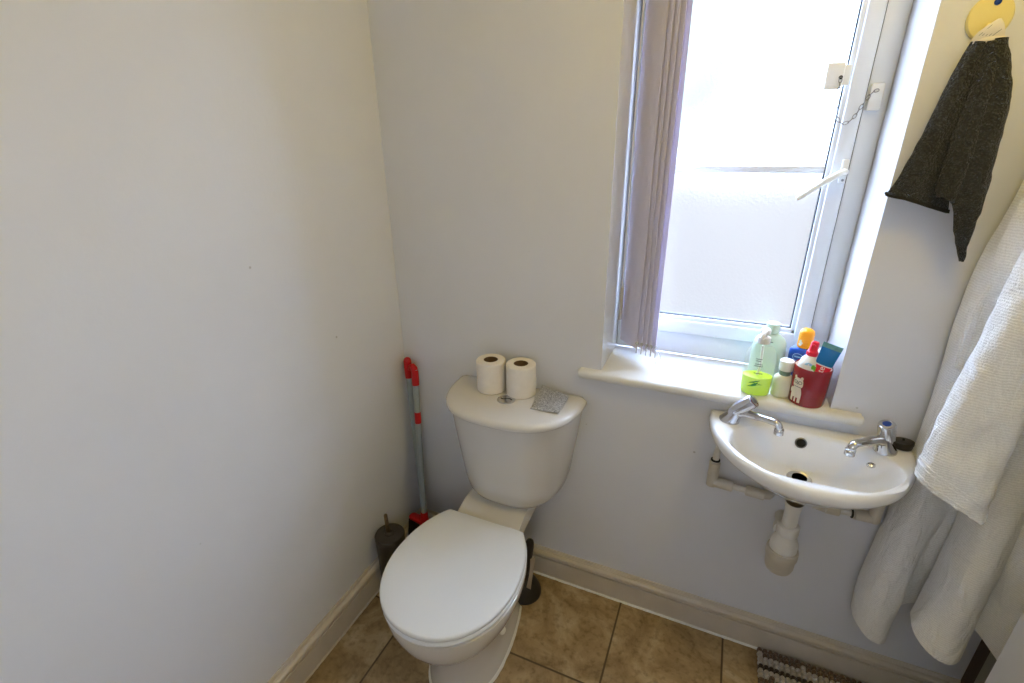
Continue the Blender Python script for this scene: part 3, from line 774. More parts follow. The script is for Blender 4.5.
def tap(base, d2, tilt, lab, capmat, headlen=.056, span=.115):
    d = Vector((d2[0], d2[1], 0)).normalized(); s = Vector((-d.y, d.x, 0)); b = Vector(base); Z = Vector((0, 0, 1))
    t = thing('basin_tap', lab, 'tap', base, 'chrome taps on the washbasin')
    bm = BM()
    def ring(along_, up, a, c, lean=0, n=28):
        o = b+d*along_+Z*up
        return [o+d*(cos(2*pi*k/n)*a)+Z*(cos(2*pi*k/n)*a*lean)+s*(sin(2*pi*k/n)*c) for k in range(n)]
    loft(bm, [ring(0, 0, .025, .023), ring(0, .005, .025, .023), ring(.003, .012, .023, .019, .05), ring(.010, .026, .020, .016, .25), ring(.014, .035, .015, .0145, .5)])
    obj('body', bm, M['chrome'], t, smooth=50)
    bm = BM()
    pts = [b+d*.006+Z*.024, b+d*.03+Z*.034, b+d*.06+Z*.037, b+d*(span-.022)+Z*.0385, b+d*(span-.008)+Z*.0375, b+d*(span-.002)+Z*.031, b+d*span+Z*.022]
    tube(bm, catmull(pts, 5), [.0135]*6+[.0115]*6+[.010]*6+[.0098]*13, n=18, flat=.85)
    lathe(bm, [(.0098, 0), (.0108, .001), (.0108, .015), (.009, .016)], b+d*span+Z*.026, (0, 0, -1), 20)
    obj('spout', bm, M['chrome'], t, smooth=50)
    ha = (Z*cos(tilt)+d*sin(tilt)).normalized(); ho = b+d*.004+Z*.026
    bm = BM(); n = 40
    rings = []
    for r, h in ((.013, -.004), (.0135, .004), (.0125, .006), (.0125, .009), (.0178, .011), (.0178, headlen-.003), (.016, headlen), (.013, headlen+.001)):
        _, u, v = frame_of(ha)
        fl = .0007 if .01 < h < headlen-.002 else 0
        rings.append([ho+ha*h+(u*cos(2*pi*k/n)+v*sin(2*pi*k/n))*(r-(fl if k % 4 < 2 else 0)) for k in range(n)])
    loft(bm, rings); hh = obj('tap_head', bm, M['chrome'], t, smooth=35)
    bm = BM(); lathe(bm, [(.0085, 0), (.0085, .0012), (.007, .0018), (.001, .002)], ho+ha*(headlen+.0008), ha, 24); obj('indice', bm, capmat, hh)
    return t
tap((1.052, -.046, .8005), (.92, -.36), R(42), 'chrome tap on the left corner of the basin below the soap', M['dullchrome'], .068, .118)
tap((1.387, -.053, .8005), (-.76, -.62), R(18), 'chrome tap with blue disc on the right corner of the basin', M['blue'], .052, .108)
bm = BM(); lathe(bm, [(.014, 0), (.018, .002), (.0195, .010), (.021, .013), (.021, .019), (.012, .021)], (1.4265, -.028, .8015), (-.1, .1, 1), 28)
lathe(bm, [(.003, .02), (.003, .026)], (1.4265, -.028, .8015), (-.1, .1, 1), 10)
pg = obj('basin_plug', bm, M['rubber'], smooth=40); tag(pg, 'black rubber plug lying behind the blue-disc tap on the basin', 'plug')

# waste trap
WTp = thing('waste_trap', 'white plastic bottle trap hanging below the washbasin', 'pipe trap', (1.228, -.118, .4))
tx, ty = 1.229, -.100
def LZ(bm, prof, mi=0, n=32): lathe(bm, [(r, z) for r, z in prof], (tx, ty, 0), (0, 0, 1), n, mi=mi)
bm = BM(); LZ(bm, [(.020, .668), (.0235, .662), (.0235, .640), (.020, .634), (.016, .626)]); obj('back_nut', bm, pmat('aged_brass_nut', (70, 60, 48), .35, metal=.6, var=.4, vscale=60), WTp)
bm = BM(); LZ(bm, [(.0195, .636), (.0195, .622), (.0175, .61), (.0172, .545)]); obj('tailpiece', bm, M['pipe'], WTp)
bm = BM(); LZ(bm, [(.018, .566), (.0245, .563), (.0262, .559), (.0262, .540), (.0245, .537), (.022, .534)]); obj('collar_nut', bm, M['pipe'], WTp)
bm = BM(); LZ(bm, [(.0215, .537), (.0235, .53), (.0305, .512), (.0325, .505), (.0325, .488), (.031, .482)]); obj('trap_body', bm, M['pipe'], WTp)
bm = BM(); LZ(bm, [(.031, .486), (.0365, .485), (.038, .480), (.038, .462), (.035, .457), (.0345, .430), (.031, .418), (.022, .411), (.004, .409)]); obj('trap_cup', bm, M['pipegrey'], WTp)
bm = BM(); tube(bm, [(tx, ty+.012, .512), (tx, ty+.06, .513), (tx, -.004, .513)], .0185, n=22); lathe(bm, [(.0185, 0), (.025, .001), (.025, .02), (.0185, .021)], (tx, ty+.034, .5125), (0, 1, 0), 24); obj('outlet_pipe', bm, M['pipe'], WTp)

# supply pipes
def fitting(bm, a, b, r0, r1):
    a, b = Vector(a), Vector(b); L = (b-a).length
    lathe(bm, [(r0, 0), (r1, .002), (r1, L-.002), (r0, L)], a, b-a, 22)
SP = thing('supply_pipe', 'left plastic water pipe with elbow joint under the washbasin', 'water pipe', (1.04, -.03, .6), 'plastic supply pipes')
y = -.03
bm = BM(); tube(bm, [(1.046, -.032, .80), (1.0375, y, .66), (1.0375, y, .60)], .0082, n=16); tube(bm, [(1.045, y, .590), (1.17, y, .583)], .0082, n=16); obj('pipe', bm, M['pipe'], SP)
bm = BM(); fitting(bm, (1.0375, y, .655), (1.0375, y, .606), .0115, .0145); fitting(bm, (1.0375, y, .612), (1.0375, y, .578), .0135, .0135)
lathe(bm, [(.0138*cos(a), .0138*sin(a)) for a in [-pi/2+pi*i/8 for i in range(9)]], (1.0375, y, .588), (0, 0, 1), 20)
fitting(bm, (1.04, y, .5895), (1.092, y, .587), .0125, .0145); obj('elbow_fitting', bm, M['pipegrey'], SP)
bm = BM(); fitting(bm, (1.124, y, .5855), (1.172, y, .583), .0115, .0142); tube(bm, [(1.165, y, .583), (1.18, y+.004, .583), (1.186, y+.016, .583), (1.186, -.001, .583)], .0125, n=18); obj('wall_elbow', bm, M['pipegrey'], SP)
for x in (1.095, 1.121):
    pass
bm = BM(); lathe(bm, [(.009, 0), (.0122, .001), (.0122, .004), (.009, .005)], (1.0375, y, .659), (0, 0, 1), 20); obj('collet', bm, M['dark'], SP)
SP = thing('supply_pipe', 'right plastic water pipe running below the basin towards the robe', 'water pipe', (1.40, -.03, .6), 'plastic supply pipes')
bm = BM(); tube(bm, [(1.285, y, .588), (1.415, y, .592)], .0082, n=16); tube(bm, [(1.418, y, .60), (1.416, -.032, .66), (1.395, -.040, .80)], .0082, n=16); obj('pipe', bm, M['pipe'], SP)
bm = BM(); fitting(bm, (1.312, y, .589), (1.345, y, .590), .0115, .0142); tube(bm, [(1.315, y, .589), (1.298, y+.004, .588), (1.290, y+.016, .588), (1.290, -.001, .588)], .0125, n=18); obj('wall_elbow', bm, M['pipegrey'], SP)
bm = BM(); fitting(bm, (1.376, y, .591), (1.414, y, .592), .0125, .0145); fitting(bm, (1.418, y, .582), (1.4175, y, .655), .0125, .0142)
obj('elbow_fitting', bm, M['pipegrey'], SP)
bm = BM(); lathe(bm, [(.009, 0), (.0122, .001), (.0122, .004), (.009, .005)], (1.369, y, .5908), (1, 0, 0), 20); obj('collet', bm, M['dark'], SP)

# ================================================================== ON THE WINDOW BOARD
ZS = .8605
def ell(bm, prof, x, y, z0, sx=1, sy=1, n=36, cap0=True, cap1=True, ang=0):
    lathe(bm, prof, (x, y, z0), (0, 0, 1), n, sx, sy, cap0, cap1, ang=ang)
# soap pump bottle
sx_, sy_ = 1.102, .018
SB = thing('soap_bottle', 'clear pump soap bottle holding bright lime-green liquid on the windowsill', 'soap bottle', (sx_, sy_, ZS))
body = [(.026, 0), (.033, .002), (.035, .006), (.0365, .05), (.0365, .09), (.0345, .113), (.029, .130), (.018, .140), (.0135, .143), (.0135, .150)]
bm = BM(); ell(bm, body, sx_, sy_, ZS, 1, .72, cap1=False); obj('bottle', bm, M['soapshell'], SB, smooth=60)
bm = BM(); ell(bm, [(.024, .0015), (.0318, .003), (.0338, .008), (.0350, .052), (.033, .0525), (.002, .0525)], sx_, sy_, ZS, 1, .71); obj('liquid', bm, M['soapliq'], SB, smooth=50)
bm = BM(); ell(bm, [(.0148, .142), (.0148, .157), (.010, .159), (.0065, .160), (.0055, .166), (.0115, .167), (.0125, .176), (.009, .180)], sx_, sy_, ZS)
tube(bm, catmull([(sx_, sy_, ZS+.174), (sx_-.004, sy_-.020, ZS+.176), (sx_-.007, sy_-.032, ZS+.170), (sx_-.008, sy_-.035, ZS+.162)], 4), [.006]*5+[.005]*4+[.0045]*4, n=12)
pu = obj('pump', bm, M['whitep'], SB, smooth=50)
bm = BM(); tube(bm, [(sx_, sy_, ZS+.134), (sx_+.003, sy_, ZS+.08), (sx_-.006, sy_, ZS+.012)], .0032, n=10); obj('dip_tube', bm, M['whitep'], SB)
bm = BM()
def wrap(cx, cy, r, sy, a, z, off=.0006):   # a point on a printed elliptical body
    return Vector((cx+(r+off)*cos(a), cy+(r+off)*sy*sin(a), z))
def print_poly(bm, pts, cx, cy, rf, sy, z0, off=.0007):
    """filled shape printed on a round body; pts in metres (u around, v up), facing angle -90deg"""
    vs = []
    for u, v, a0 in pts: vs.append(bm.verts.new(wrap(cx, cy, rf(v), sy, a0+u/rf(v), z0+v, off)))
    try: bm.faces.new(vs)
    except ValueError: pass
def strip(bm, cx, cy, rf, sy, z0, a0, rows, off=.0007):
    """rows of (v, u_left, u_right): a printed patch following the curved body"""
    g = []
    for v, ul, ur in rows: g.append([wrap(cx, cy, rf(v), sy, a0+(ul+(ur-ul)*k/6)/rf(v), z0+v, off) for k in range(7)])
    sheet(bm, g, .0003)
FA = -pi/2-.10
rf = lambda v: .0366
for (v0, u0, du, dv, w) in ((.036, -.016, .026, .012, .004), (.040, -.008, .024, -.004, .004), (.032, -.014, .030, .004, .004), (.026, -.018, .022, .008, .004), (.028, -.010, .016, .014, .004)):
    rows = []
    for i in range(7):
        t = i/6; rows.append((v0+dv*t, u0+du*t-w*sin(pi*t)-.0003, u0+du*t+w*sin(pi*t)+.0003))
    strip(bm, sx_, sy_, rf, .72, ZS, FA, rows)
obj('leaf_print', bm, M['leaf'], SB, smooth=60)
bm = BM()
for v0, u0, u1 in ((.066, -.008, .012), (.086, -.010, .010), (.091, -.008, .009), (.100, -.008, .004), (.105, -.009, .006)):
    strip(bm, sx_, sy_, lambda v: .0368, .72, ZS, FA, [(v0, u0, u1), (v0+.0018, u0, u1)], .0008)
obj('label_lines', bm, M['textgrey'], SB)

# pale green bottle behind
b2x, b2y = 1.126, .112
GB = thing('shampoo_bottle', 'pale green bottle with white cap behind the soap bottle', 'bottle', (b2x, b2y, ZS))
bm = BM(); ell(bm, [(.03, 0), (.04, .003), (.0415, .008), (.0415, .095), (.0395, .112), (.033, .125), (.022, .134), (.015, .138), (.0145, .145)], b2x, b2y, ZS, 1, .62); obj('bottle', bm, M['palegreen'], GB, smooth=60)
bm = BM(); ell(bm, [(.0155, .141), (.0165, .142), (.0165, .164), (.0155, .166)], b2x, b2y, ZS); obj('cap', bm, M['palegreen'], GB, smooth=40)
bm = BM()
for v0, u0, u1 in ((.118, -.002, .012), (.108, -.004, .012)):
    strip(bm, b2x, b2y, lambda v: .036 if v > .11 else .0403, .62, ZS, -pi/2-.2, [(v0, u0, u1), (v0+.0022, u0, u1)], .001)
obj('label_lines', bm, M['textgrey'], GB)

# small white bottle
b3x, b3y = 1.164, .028
WBt = thing('lotion_bottle', 'small milky white bottle with white cap between soap and mug', 'bottle', (b3x, b3y, ZS))
bm = BM(); ell(bm, [(.018, 0), (.0225, .002), (.0235, .006), (.0235, .046), (.022, .054), (.015, .060), (.012, .061)], b3x, b3y, ZS, 1, .85); obj('bottle', bm, M['cream'], WBt, smooth=50)
bm = BM(); ell(bm, [(.0125, .058), (.0135, .062), (.0135, .074), (.012, .076)], b3x, b3y, ZS); obj('neck', bm, M['greygreen'], WBt, smooth=40)
bm = BM(); ell(bm, [(.0155, .073), (.016, .075), (.0165, .097), (.0155, .0995), (.006, .1005)], b3x, b3y, ZS); obj('cap', bm, M['whitep'], WBt, smooth=40)

# sun lotion with orange cap
b4x, b4y = 1.206, .108
OB = thing('sunscreen_bottle', 'blue bottle with domed orange cap standing behind the red mug', 'bottle', (b4x, b4y, ZS))
bm = BM(); ell(bm, [(.022, 0), (.030, .002), (.0315, .006), (.0325, .09), (.031, .104), (.025, .110), (.018, .112)], b4x, b4y, ZS, 1, .7); obj('bottle', bm, M['dblue'], OB, smooth=50)
bm = BM(); ell(bm, [(.0172, .112), (.0180, .114), (.0176, .150), (.016, .157), (.0105, .161), (.003, .1625)], b4x, b4y, ZS); oc = obj('cap', bm, M['orange'], OB, smooth=50)
bm = BM(); a0 = -pi/2-.42
rr = lambda v: .0325
outer = []; 
for k in range(25):
    t = 2*pi*k/24; outer.append([wrap(b4x, b4y, .0325, .7, a0+(.013*w*cos(t))/.0325, ZS+.088+.0105*w*sin(t), .001) for w in (.86, 1.0)])
sheet(bm, outer, .0003)
strip(bm, b4x, b4y, rr, .7, ZS, a0, [(.087, -.008, .008), (.0905, -.008, .008)], .001)
obj('logo_print', bm, M['lblue'], OB)
bm = BM(); strip(bm, b4x, b4y, lambda v: .0182, 1, ZS, a0-.3, [(.118, -.004, .002), (.122, -.006, .003), (.126, -.003, .005), (.130, -.005, .002), (.134, -.003, .001)], .0006); obj('label_print', bm, M['cream'], oc)

# red mug
mx, my = 1.2205, .018
MG = thing('mug', 'red mug with a white bear print holding tubes on the windowsill', 'mug', (mx, my, ZS))
bm = BM(); ell(bm, [(.002, .004), (.036, .004), (.0375, .008), (.0388, .097), (.0405, .0995), (.0418, .097), (.0405, .006), (.0385, .0), (.002, .0)], mx, my, ZS, n=48); 
for f in bm.faces:
    c = f.calc_center_median(); rr_ = sqrt((c.x-mx)**2+(c.y-my)**2)
    if rr_ < .0391 and c.z > ZS+.003: f.material_index = 1
obj('cup', bm, None, MG, smooth=40, mats=[M['redmug'], M['bear']])
bm = BM(); A0_ = -pi/2-.80; ha = A0_+pi-.55
cen = Vector((mx+.0405*cos(.9), my+.0405*sin(.9), ZS+.045)); rd = Vector((cos(.9), sin(.9), 0))
tube(bm, catmull([cen+Vector((0, 0, .026)), cen+rd*.018+Vector((0, 0, .027)), cen+rd*.028+Vector((0, 0, .004)), cen+rd*.018+Vector((0, 0, -.022)), cen+Vector((0, 0, -.026))], 6), .0055, n=12, flat=1.2)
obj('mug_handle', bm, M['redmug'], MG)
mrf = lambda v: .0404+.0014*(v/.084)
bm = BM()
strip(bm, mx, my, mrf, 1, ZS, A0_, [(.050, -.0105, .0115), (.053, -.012, .013), (.060, -.012, .013), (.067, -.011, .012), (.0715, -.009, .010), (.073, -.007, .008)])      # head
for s in (-1, 1): strip(bm, mx, my, mrf, 1, ZS, A0_, [(.071, s*.0085-.003, s*.0085+.003), (.075, s*.0085-.003, s*.0085+.003), (.0775, s*.0085-.0015, s*.0085+.0015)])
strip(bm, mx, my, mrf, 1, ZS, A0_, [(.020, -.0135, .0135), (.026, -.0135, .0135), (.036, -.012, .013), (.046, -.0095, .0105), (.0505, -.0085, .0095)])  # body
for u0, u1 in ((-.0130, -.0065), (-.0020, .0020), (.0065, .0130)): strip(bm, mx, my, mrf, 1, ZS, A0_, [(.008, u0, u1), (.0205, u0, u1)])
strip(bm, mx, my, mrf, 1, ZS, A0_, [(.030, -.0165, -.012), (.038, -.017, -.0115), (.044, -.0145, -.010)])
obj('bear_print', bm, M['bear'], MG, smooth=60)
bm = BM()
for s in (-.0052, .0062):
    g = []
    for k in range(17):
        t = 2*pi*k/16; g.append([wrap(mx, my, mrf(.062), 1, A0_+(s+w*cos(t))/.041, ZS+.0615+w*sin(t), .0012) for w in (.0034, .0045)])
    sheet(bm, g, .0002)
strip(bm, mx, my, mrf, 1, ZS, A0_, [(.0613, -.0015, .0022), (.0625, -.0015, .0022)], .0012)
strip(bm, mx, my, mrf, 1, ZS, A0_, [(.0565, -.0012, .0022), (.0583, -.0018, .0028)], .0012)
strip(bm, mx, my, mrf, 1, ZS, A0_, [(.0488, -.010, .011), (.0500, -.010, .011)], .0012)
obj('bear_face_print', bm, M['black'], MG, smooth=60)

# things standing in the mug
def axis_pts(base, top): return Vector(base), (Vector(top)-Vector(base)).normalized()
def axis_pts(base, top): return Vector(base), (Vector(top)-Vector(base)).normalized()
def onaxis(o, d, r, a, h):
    _, u, v = frame_of(d); return o+d*h+(u*cos(a)+v*sin(a))*r
def facing(o, d):       # angle on the body that looks at the room
    _, u, v = frame_of(d); t = Vector((-.15, -1, .7)); return math.atan2(t.dot(v), t.dot(u))
NS = thing('spray_bottle', 'white bottle with bright red spray nozzle leaning in the mug', 'spray bottle', (1.20, .018, ZS+.006))
o_, d_ = axis_pts((1.1985, .006, ZS+.0085), (1.2135, .021, ZS+.158))
bm = BM(); lathe(bm, [(.008, 0), (.0125, .002), (.0145, .008), (.0165, .06), (.0205, .085), (.0212, .096), (.0185, .107), (.0125, .115), (.0095, .118)], o_, d_, 32); nb = obj('bottle', bm, M['whitep'], NS, smooth=60)
bm = BM(); lathe(bm, [(.0115, .117), (.0128, .119), (.0128, .127), (.0115, .128), (.0098, .134), (.0092, .149), (.0075, .153)], o_, d_, 24)
nz = o_+d_*.144; lathe(bm, [(.004, 0), (.004, .012), (.002, .0125)], nz, (-.3, -.95, .1), 14); obj('nozzle', bm, M['pinkred'], NS, smooth=50)
fa = facing(o_, d_)
bm = BM(); sheet(bm, [[onaxis(o_, d_, .0216-.0013*abs(sin(t)), fa+.05+w*cos(t)*.42, .097+w*.0055*sin(t)) for w in (.02, .5, 1)] for t in [2*pi*k/20 for k in range(21)]], .0002); obj('blue_print', bm, M['lblue'], nb)
bm = BM()
for da, h0 in ((.55, .094), (.85, .090)):
    sheet(bm, [[onaxis(o_, d_, .0216, fa+da+w*cos(t)*.2, h0+w*.006*sin(t)) for w in (.02, .5, 1)] for t in [2*pi*k/16 for k in range(17)]], .0002)
obj('green_print', bm, M['lgreen'], nb)
BT = thing('roller_bottle', 'slim white rounded bottle between red nozzle and blue toothpaste tube', 'bottle', (1.24, .03, ZS+.01))
o3, d3 = axis_pts((1.213, .036, ZS+.009), (1.238, .034, ZS+.150))
bm = BM(); lathe(bm, [(.006, 0), (.0095, .003), (.0105, .02), (.0118, .09), (.0118, .118), (.0095, .130), (.005, .1365), (.001, .138)], o3, d3, 24); bt = obj('bottle', bm, M['whitep'], BT, smooth=60)
TP = thing('toothpaste_tube', 'blue and red toothpaste tube leaning crimp-up in the mug', 'toothpaste', (1.23, .02, ZS+.01))
o4 = Vector((1.2190, .004, ZS+.0125)); d4 = (Vector((1.2455, .000, ZS+.160))-o4).normalized()
wdir = (Vector((.80, -.25, -.40))); wdir = (wdir-d4*wdir.dot(d4)).normalized(); tdir = d4.cross(wdir)
if tdir.y > 0: tdir = -tdir
def tring(h, w, t, n=32): return [o4+d4*h+wdir*(w*cos(2*pi*k/n))+tdir*(t*sin(2*pi*k/n)) for k in range(n)]
prof = [(.012, .0075, .0075), (.016, .012, .0115), (.03, .0135, .0122), (.06, .0165, .0098), (.078, .0176, .0084), (.098, .0186, .0070), (.101, .0187, .0068), (.118, .0194, .0052), (.14, .0205, .0026), (.143, .0206, .0014)]
bm = BM(); rows = loft(bm, [tring(h, w, t) for h, w, t in prof])
for f in bm.faces:
    h = (f.calc_center_median()-o4).dot(d4); f.material_index = 0 if h < .0985 else (1 if h < .1005 else 2)
tb = obj('tube', bm, None, TP, smooth=40, mats=[M['pinkred'], M['whitep'], M['pasteblue']])
bm = BM(); loft(bm, [tring(.142, .0208, .0013), tring(.155, .0212, .0011)]); obj('crimp', bm, pmat('teal_crimp', (110, 165, 170), .35, var=.2, vscale=120), TP, smooth=40)
bm = BM(); loft(bm, [tring(0, .0085, .0085), tring(.013, .0095, .0095)]); obj('cap', bm, M['whitep'], TP, smooth=40)
bm = text_mesh('Colgate', .019)
xs = [v.co.x for v in bm.verts]; x1_ = max(xs)
for v in bm.verts:
    h = .0970-(x1_-v.co.x); wv = v.co.y-.006
    # thickness of the tube at this height
    for (h0, w0, t0), (h1, w1, t1) in zip(prof, prof[1:]):
        if h0 <= h <= h1: k = (h-h0)/(h1-h0); wv_, tv_ = w0+(w1-w0)*k, t0+(t1-t0)*k; break
    else: wv_, tv_ = .0135, .0122
    hump = tv_*sqrt(max(0, 1-(wv/wv_)**2))
    v.co = o4+d4*h-wdir*wv+tdir*(hump+.0005+v.co.z)
obj('lettering', bm, M['whitep'], tb, smooth=0)

# ================================================================== HOOK AND HAND TOWEL
HK = thing('wall_hook', 'round pale yellow hook stuck high on the wall', 'hook', (1.350, 0, 1.672))
hx, hz = 1.350, 1.671
bm = BM(); lathe(bm, [(.0325, 0), (.0325, .003), (.030, .006), (.015, .008), (.002, .0085)], (hx, -.0002, hz), (0, -1, 0), 40, sy=1.12); obj('disc', bm, M['hook'], HK)
bm = BM(); lathe(bm, [(.0052, 0), (.0052, .002), (.003, .003)], (hx+.003, -.008, hz+.022), (0, -1, 0), 16); obj('blue_dot', bm, M['blue'], HK)
bm = BM(); tube(bm, catmull([(hx, -.004, hz-.010), (hx, -.014, hz-.022), (hx, -.020, hz-.036), (hx, -.028, hz-.036), (hx, -.031, hz-.024)], 5), .0042, n=10); obj('hook_prong', bm, M['hook'], HK)

HT = thing('hand_towel', 'charcoal terry hand towel hanging by its label from the yellow hook', 'towel', (hx, -.03, 1.62))
def patch(L, Rr, rows, cols, yf, name, mat, th=.006, nz=.002, sd=0, parent=HT):
    """cloth between a left and a right edge (both from the gather down to the hem)"""
    Lp, Rp = resample(catmull(L, 8), rows), resample(catmull(Rr, 8), rows); g = []
    for i in range(rows):
        rw = []
        for j in range(cols):
            u, v = j/(cols-1), i/(rows-1); p = Lp[i].lerp(Rp[i], u)
            p = p+Vector((0, yf(u, v), 0)); p = p+Vector((noise.noise(p*45+Vector((sd, 0, 0)))*nz, noise.noise(p*60+Vector((0, sd, 0)))*nz, 0))
            rw.append(p)
        g.append(rw)
    bm = BM(); sheet(bm, g, th)
    return obj(name, bm, mat, parent, smooth=60)
# left wing, middle fold behind, right roll in front
TG = Vector((1.344, -.028, 1.632))
patch([(1.331, -.027, 1.630), (1.318, -.026, 1.585), (1.297, -.026, 1.48), (1.278, -.026, 1.405), (1.266, -.026, 1.374)],
      [(1.345, -.020, 1.628), (1.350, -.016, 1.56), (1.358, -.014, 1.46), (1.365, -.014, 1.38), (1.3685, -.016, 1.342)], 40, 24,
      lambda u, v: -.016*sin(u*pi)*(1-v*.2)-.004*sin(u*9)*v, 'left_fold', M['towel'], sd=1)
patch([(1.262, -.0265, 1.3755), (1.2655, -.0265, 1.3695)], [(1.370, -.0165, 1.343), (1.3705, -.0165, 1.336)], 4, 24, lambda u, v: -.016*sin(u*pi)*.8-.004*sin(u*9), 'woven_hem', M['towelhem'], th=.007, nz=0)
patch([(1.347, -.034, 1.629), (1.345, -.040, 1.55), (1.340, -.043, 1.46), (1.339, -.044, 1.385), (1.343, -.046, 1.372)],
      [(1.362, -.038, 1.628), (1.376, -.042, 1.54), (1.381, -.044, 1.44), (1.376, -.042, 1.375), (1.370, -.04, 1.355)], 36, 14,
      lambda u, v: -.012*sin(u*pi)-.003*sin(u*14)*v, 'middle_fold', M['towel'], sd=4)
tow = []
def rl(v):   # right roll: a drooping flattened tube ending in a curled tip
    cpts = catmull([(1.362, -.044, 1.632), (1.374, -.050, 1.56), (1.3785, -.053, 1.48), (1.3835, -.053, 1.40), (1.393, -.050, 1.33), (1.402, -.044, 1.285), (1.412, -.038, 1.252), (1.414, -.035, 1.246)], 8)
    return cpts
cp = resample(rl(0), 60); bm = BM(); rings = []
for i, p in enumerate(cp):
    v = i/59; w = (.010+.0175*min(1, v*3.5))*(1 if v < .62 else max(.10, 1-((v-.62)/.38)**1.25*.88)); t = .011*(1 if v < .7 else max(.3, 1-(v-.7)/.3*.7))
    rr_ = []
    for k in range(28):
        a = 2*pi*k/28; q_ = Vector((cos(a)*w, sin(a)*t+(.004*cos(3*a) if v > .1 else 0), 0)); q_ = p+q_; q_ = q_+Vector((noise.noise(q_*60), noise.noise(q_*60+Vector((7, 0, 0))), 0))*.0022; rr_.append(q_)
    rings.append(rr_)
loft(bm, rings); obj('right_fold', bm, M['towel'], HT, smooth=60)
bm = BM(); sheet(bm, [[(1.3895, -.058, 1.345), (1.3935, -.060, 1.330)], [(1.392, -.056, 1.315), (1.397, -.058, 1.305)], [(1.400, -.050, 1.280), (1.4045, -.052, 1.276)], [(1.411, -.041, 1.252), (1.4135, -.043, 1.251)]], .001)
bm.free()
# label loop: a satin strip folded over the prong
bm = BM()
g = []
LA = [Vector(p) for p in ((1.322, -.036, 1.632), (1.330, -.040, 1.645), (1.343, -.040, 1.656), (1.352, -.037, 1.662))]
LB = [Vector(p) for p in ((1.367, -.040, 1.629), (1.365, -.043, 1.642), (1.360, -.042, 1.654), (1.356, -.037, 1.662))]
for i in range(9):
    t = i/8; g.append([a.lerp(b, t)+Vector((0, -.003*sin(pi*t), 0)) for a, b in zip(LA, LB)])
sheet(bm, g, .0008)
lb = obj('label_loop', bm, M['tag'], HT, smooth=60)
bm = BM()
for k in range(5):
    a, b = Vector((1.331+.0045*k, -.0415-.0008*k, 1.6385-.0005*k)), Vector((1.3445+.0035*k, -.0435-.0004*k, 1.6535-.002*k)); n_ = Vector((-.3, 0, 1))*.0008
    sheet(bm, [[a-n_*.5, a+n_*.5], [b-n_*.5, b+n_*.5]], .0003)
obj('label_lines', bm, M['textgrey'], lb)
bm = BM(); tube(bm, catmull([(1.331, -.031, 1.628), (1.340, -.038, 1.6305), (1.352, -.041, 1.631), (1.368, -.041, 1.629)], 5), [.006]*16, n=10); obj('gathered_edge', bm, M['tag'], HT)

# ================================================================== BATHROBE
RB = thing('bathrobe', 'cream terry bathrobe hanging beside the basin to the right', 'bathrobe', (1.58, -.05, 1.7))
def cloth_loft(sections, rows, cols, th, name, mat, nz=.003, hem=None, parent=RB, sd=0, zs=None):
    """sections: list of (cross-section polyline points) from the top to the hem; smooth in both ways"""
    S = [resample(catmull(s, 8), cols) for s in sections]
    colsP = [resample(catmull([s[j] for s in S], 8), rows) for j in range(cols)]
    g = []
    for i in range(rows):
        rw = []
        for j in range(cols):
            p = colsP[j][i]; k = Vector((sd, sd*2, 0))
            n_ = noise.noise(Vector((p.x*14, p.y*14, p.z*5))+k); n2 = noise.noise(Vector((p.x*26+p.z*6, p.y*10, p.z*11))+k)
            rw.append(p+Vector((n_*nz*.8+n2*nz*.3, n_*nz*1.6-abs(n2)*nz*1.4, 0)))
        g.append(rw)
    bm = BM(); sheet(bm, g, th)
    return obj(name, bm, mat, parent, smooth=70), g
def hem_bead(pts, name='hem', r=.0055, parent=RB):
    bm = BM(); tube(bm, pts, r, n=10); return obj(name, bm, M['robe'], parent, smooth=60)

# back panel: from the shoulders to the hem, left lobe and the recess behind the front
sec = [
 [(1.505, -.030, 1.66), (1.53, -.055, 1.68), (1.58, -.07, 1.70), (1.64, -.06, 1.70), (1.70, -.035, 1.66)],
 [(1.475, -.025, 1.42), (1.49, -.065, 1.43), (1.55, -.085, 1.44), (1.63, -.08, 1.44), (1.715, -.03, 1.42)],
 [(1.447, -.020, 1.18), (1.452, -.060, 1.18), (1.49, -.088, 1.19), (1.60, -.09, 1.19), (1.722, -.03, 1.18)],
 [(1.456, -.020, .90), (1.458, -.058, .90), (1.480, -.090, .90), (1.53, -.075, .90), (1.60, -.06, .90), (1.725, -.03, .90)],
 [(1.448, -.020, .62), (1.450, -.060, .62), (1.468, -.092, .60), (1.505, -.070, .60), (1.535, -.040, .60), (1.60, -.045, .60), (1.725, -.03, .60)],
 [(1.436, -.022, .40), (1.436, -.062, .40), (1.460, -.100, .40), (1.497, -.085, .39), (1.512, -.045, .40), (1.535, -.028, .42), (1.60, -.04, .44), (1.725, -.03, .44)],
 [(1.440, -.026, .295), (1.442, -.064, .285), (1.465, -.098, .270), (1.497, -.086, .262), (1.512, -.050, .29), (1.530, -.030, .35), (1.60, -.04, .40), (1.725, -.03, .40)],
]
o_, g_ = cloth_loft(sec, 90, 70, .007, 'back_panel', M['robe'], .004)
hem_bead([p+Vector((0, 0, .022)) for p in g_[-1]][2:40], r=.0042)
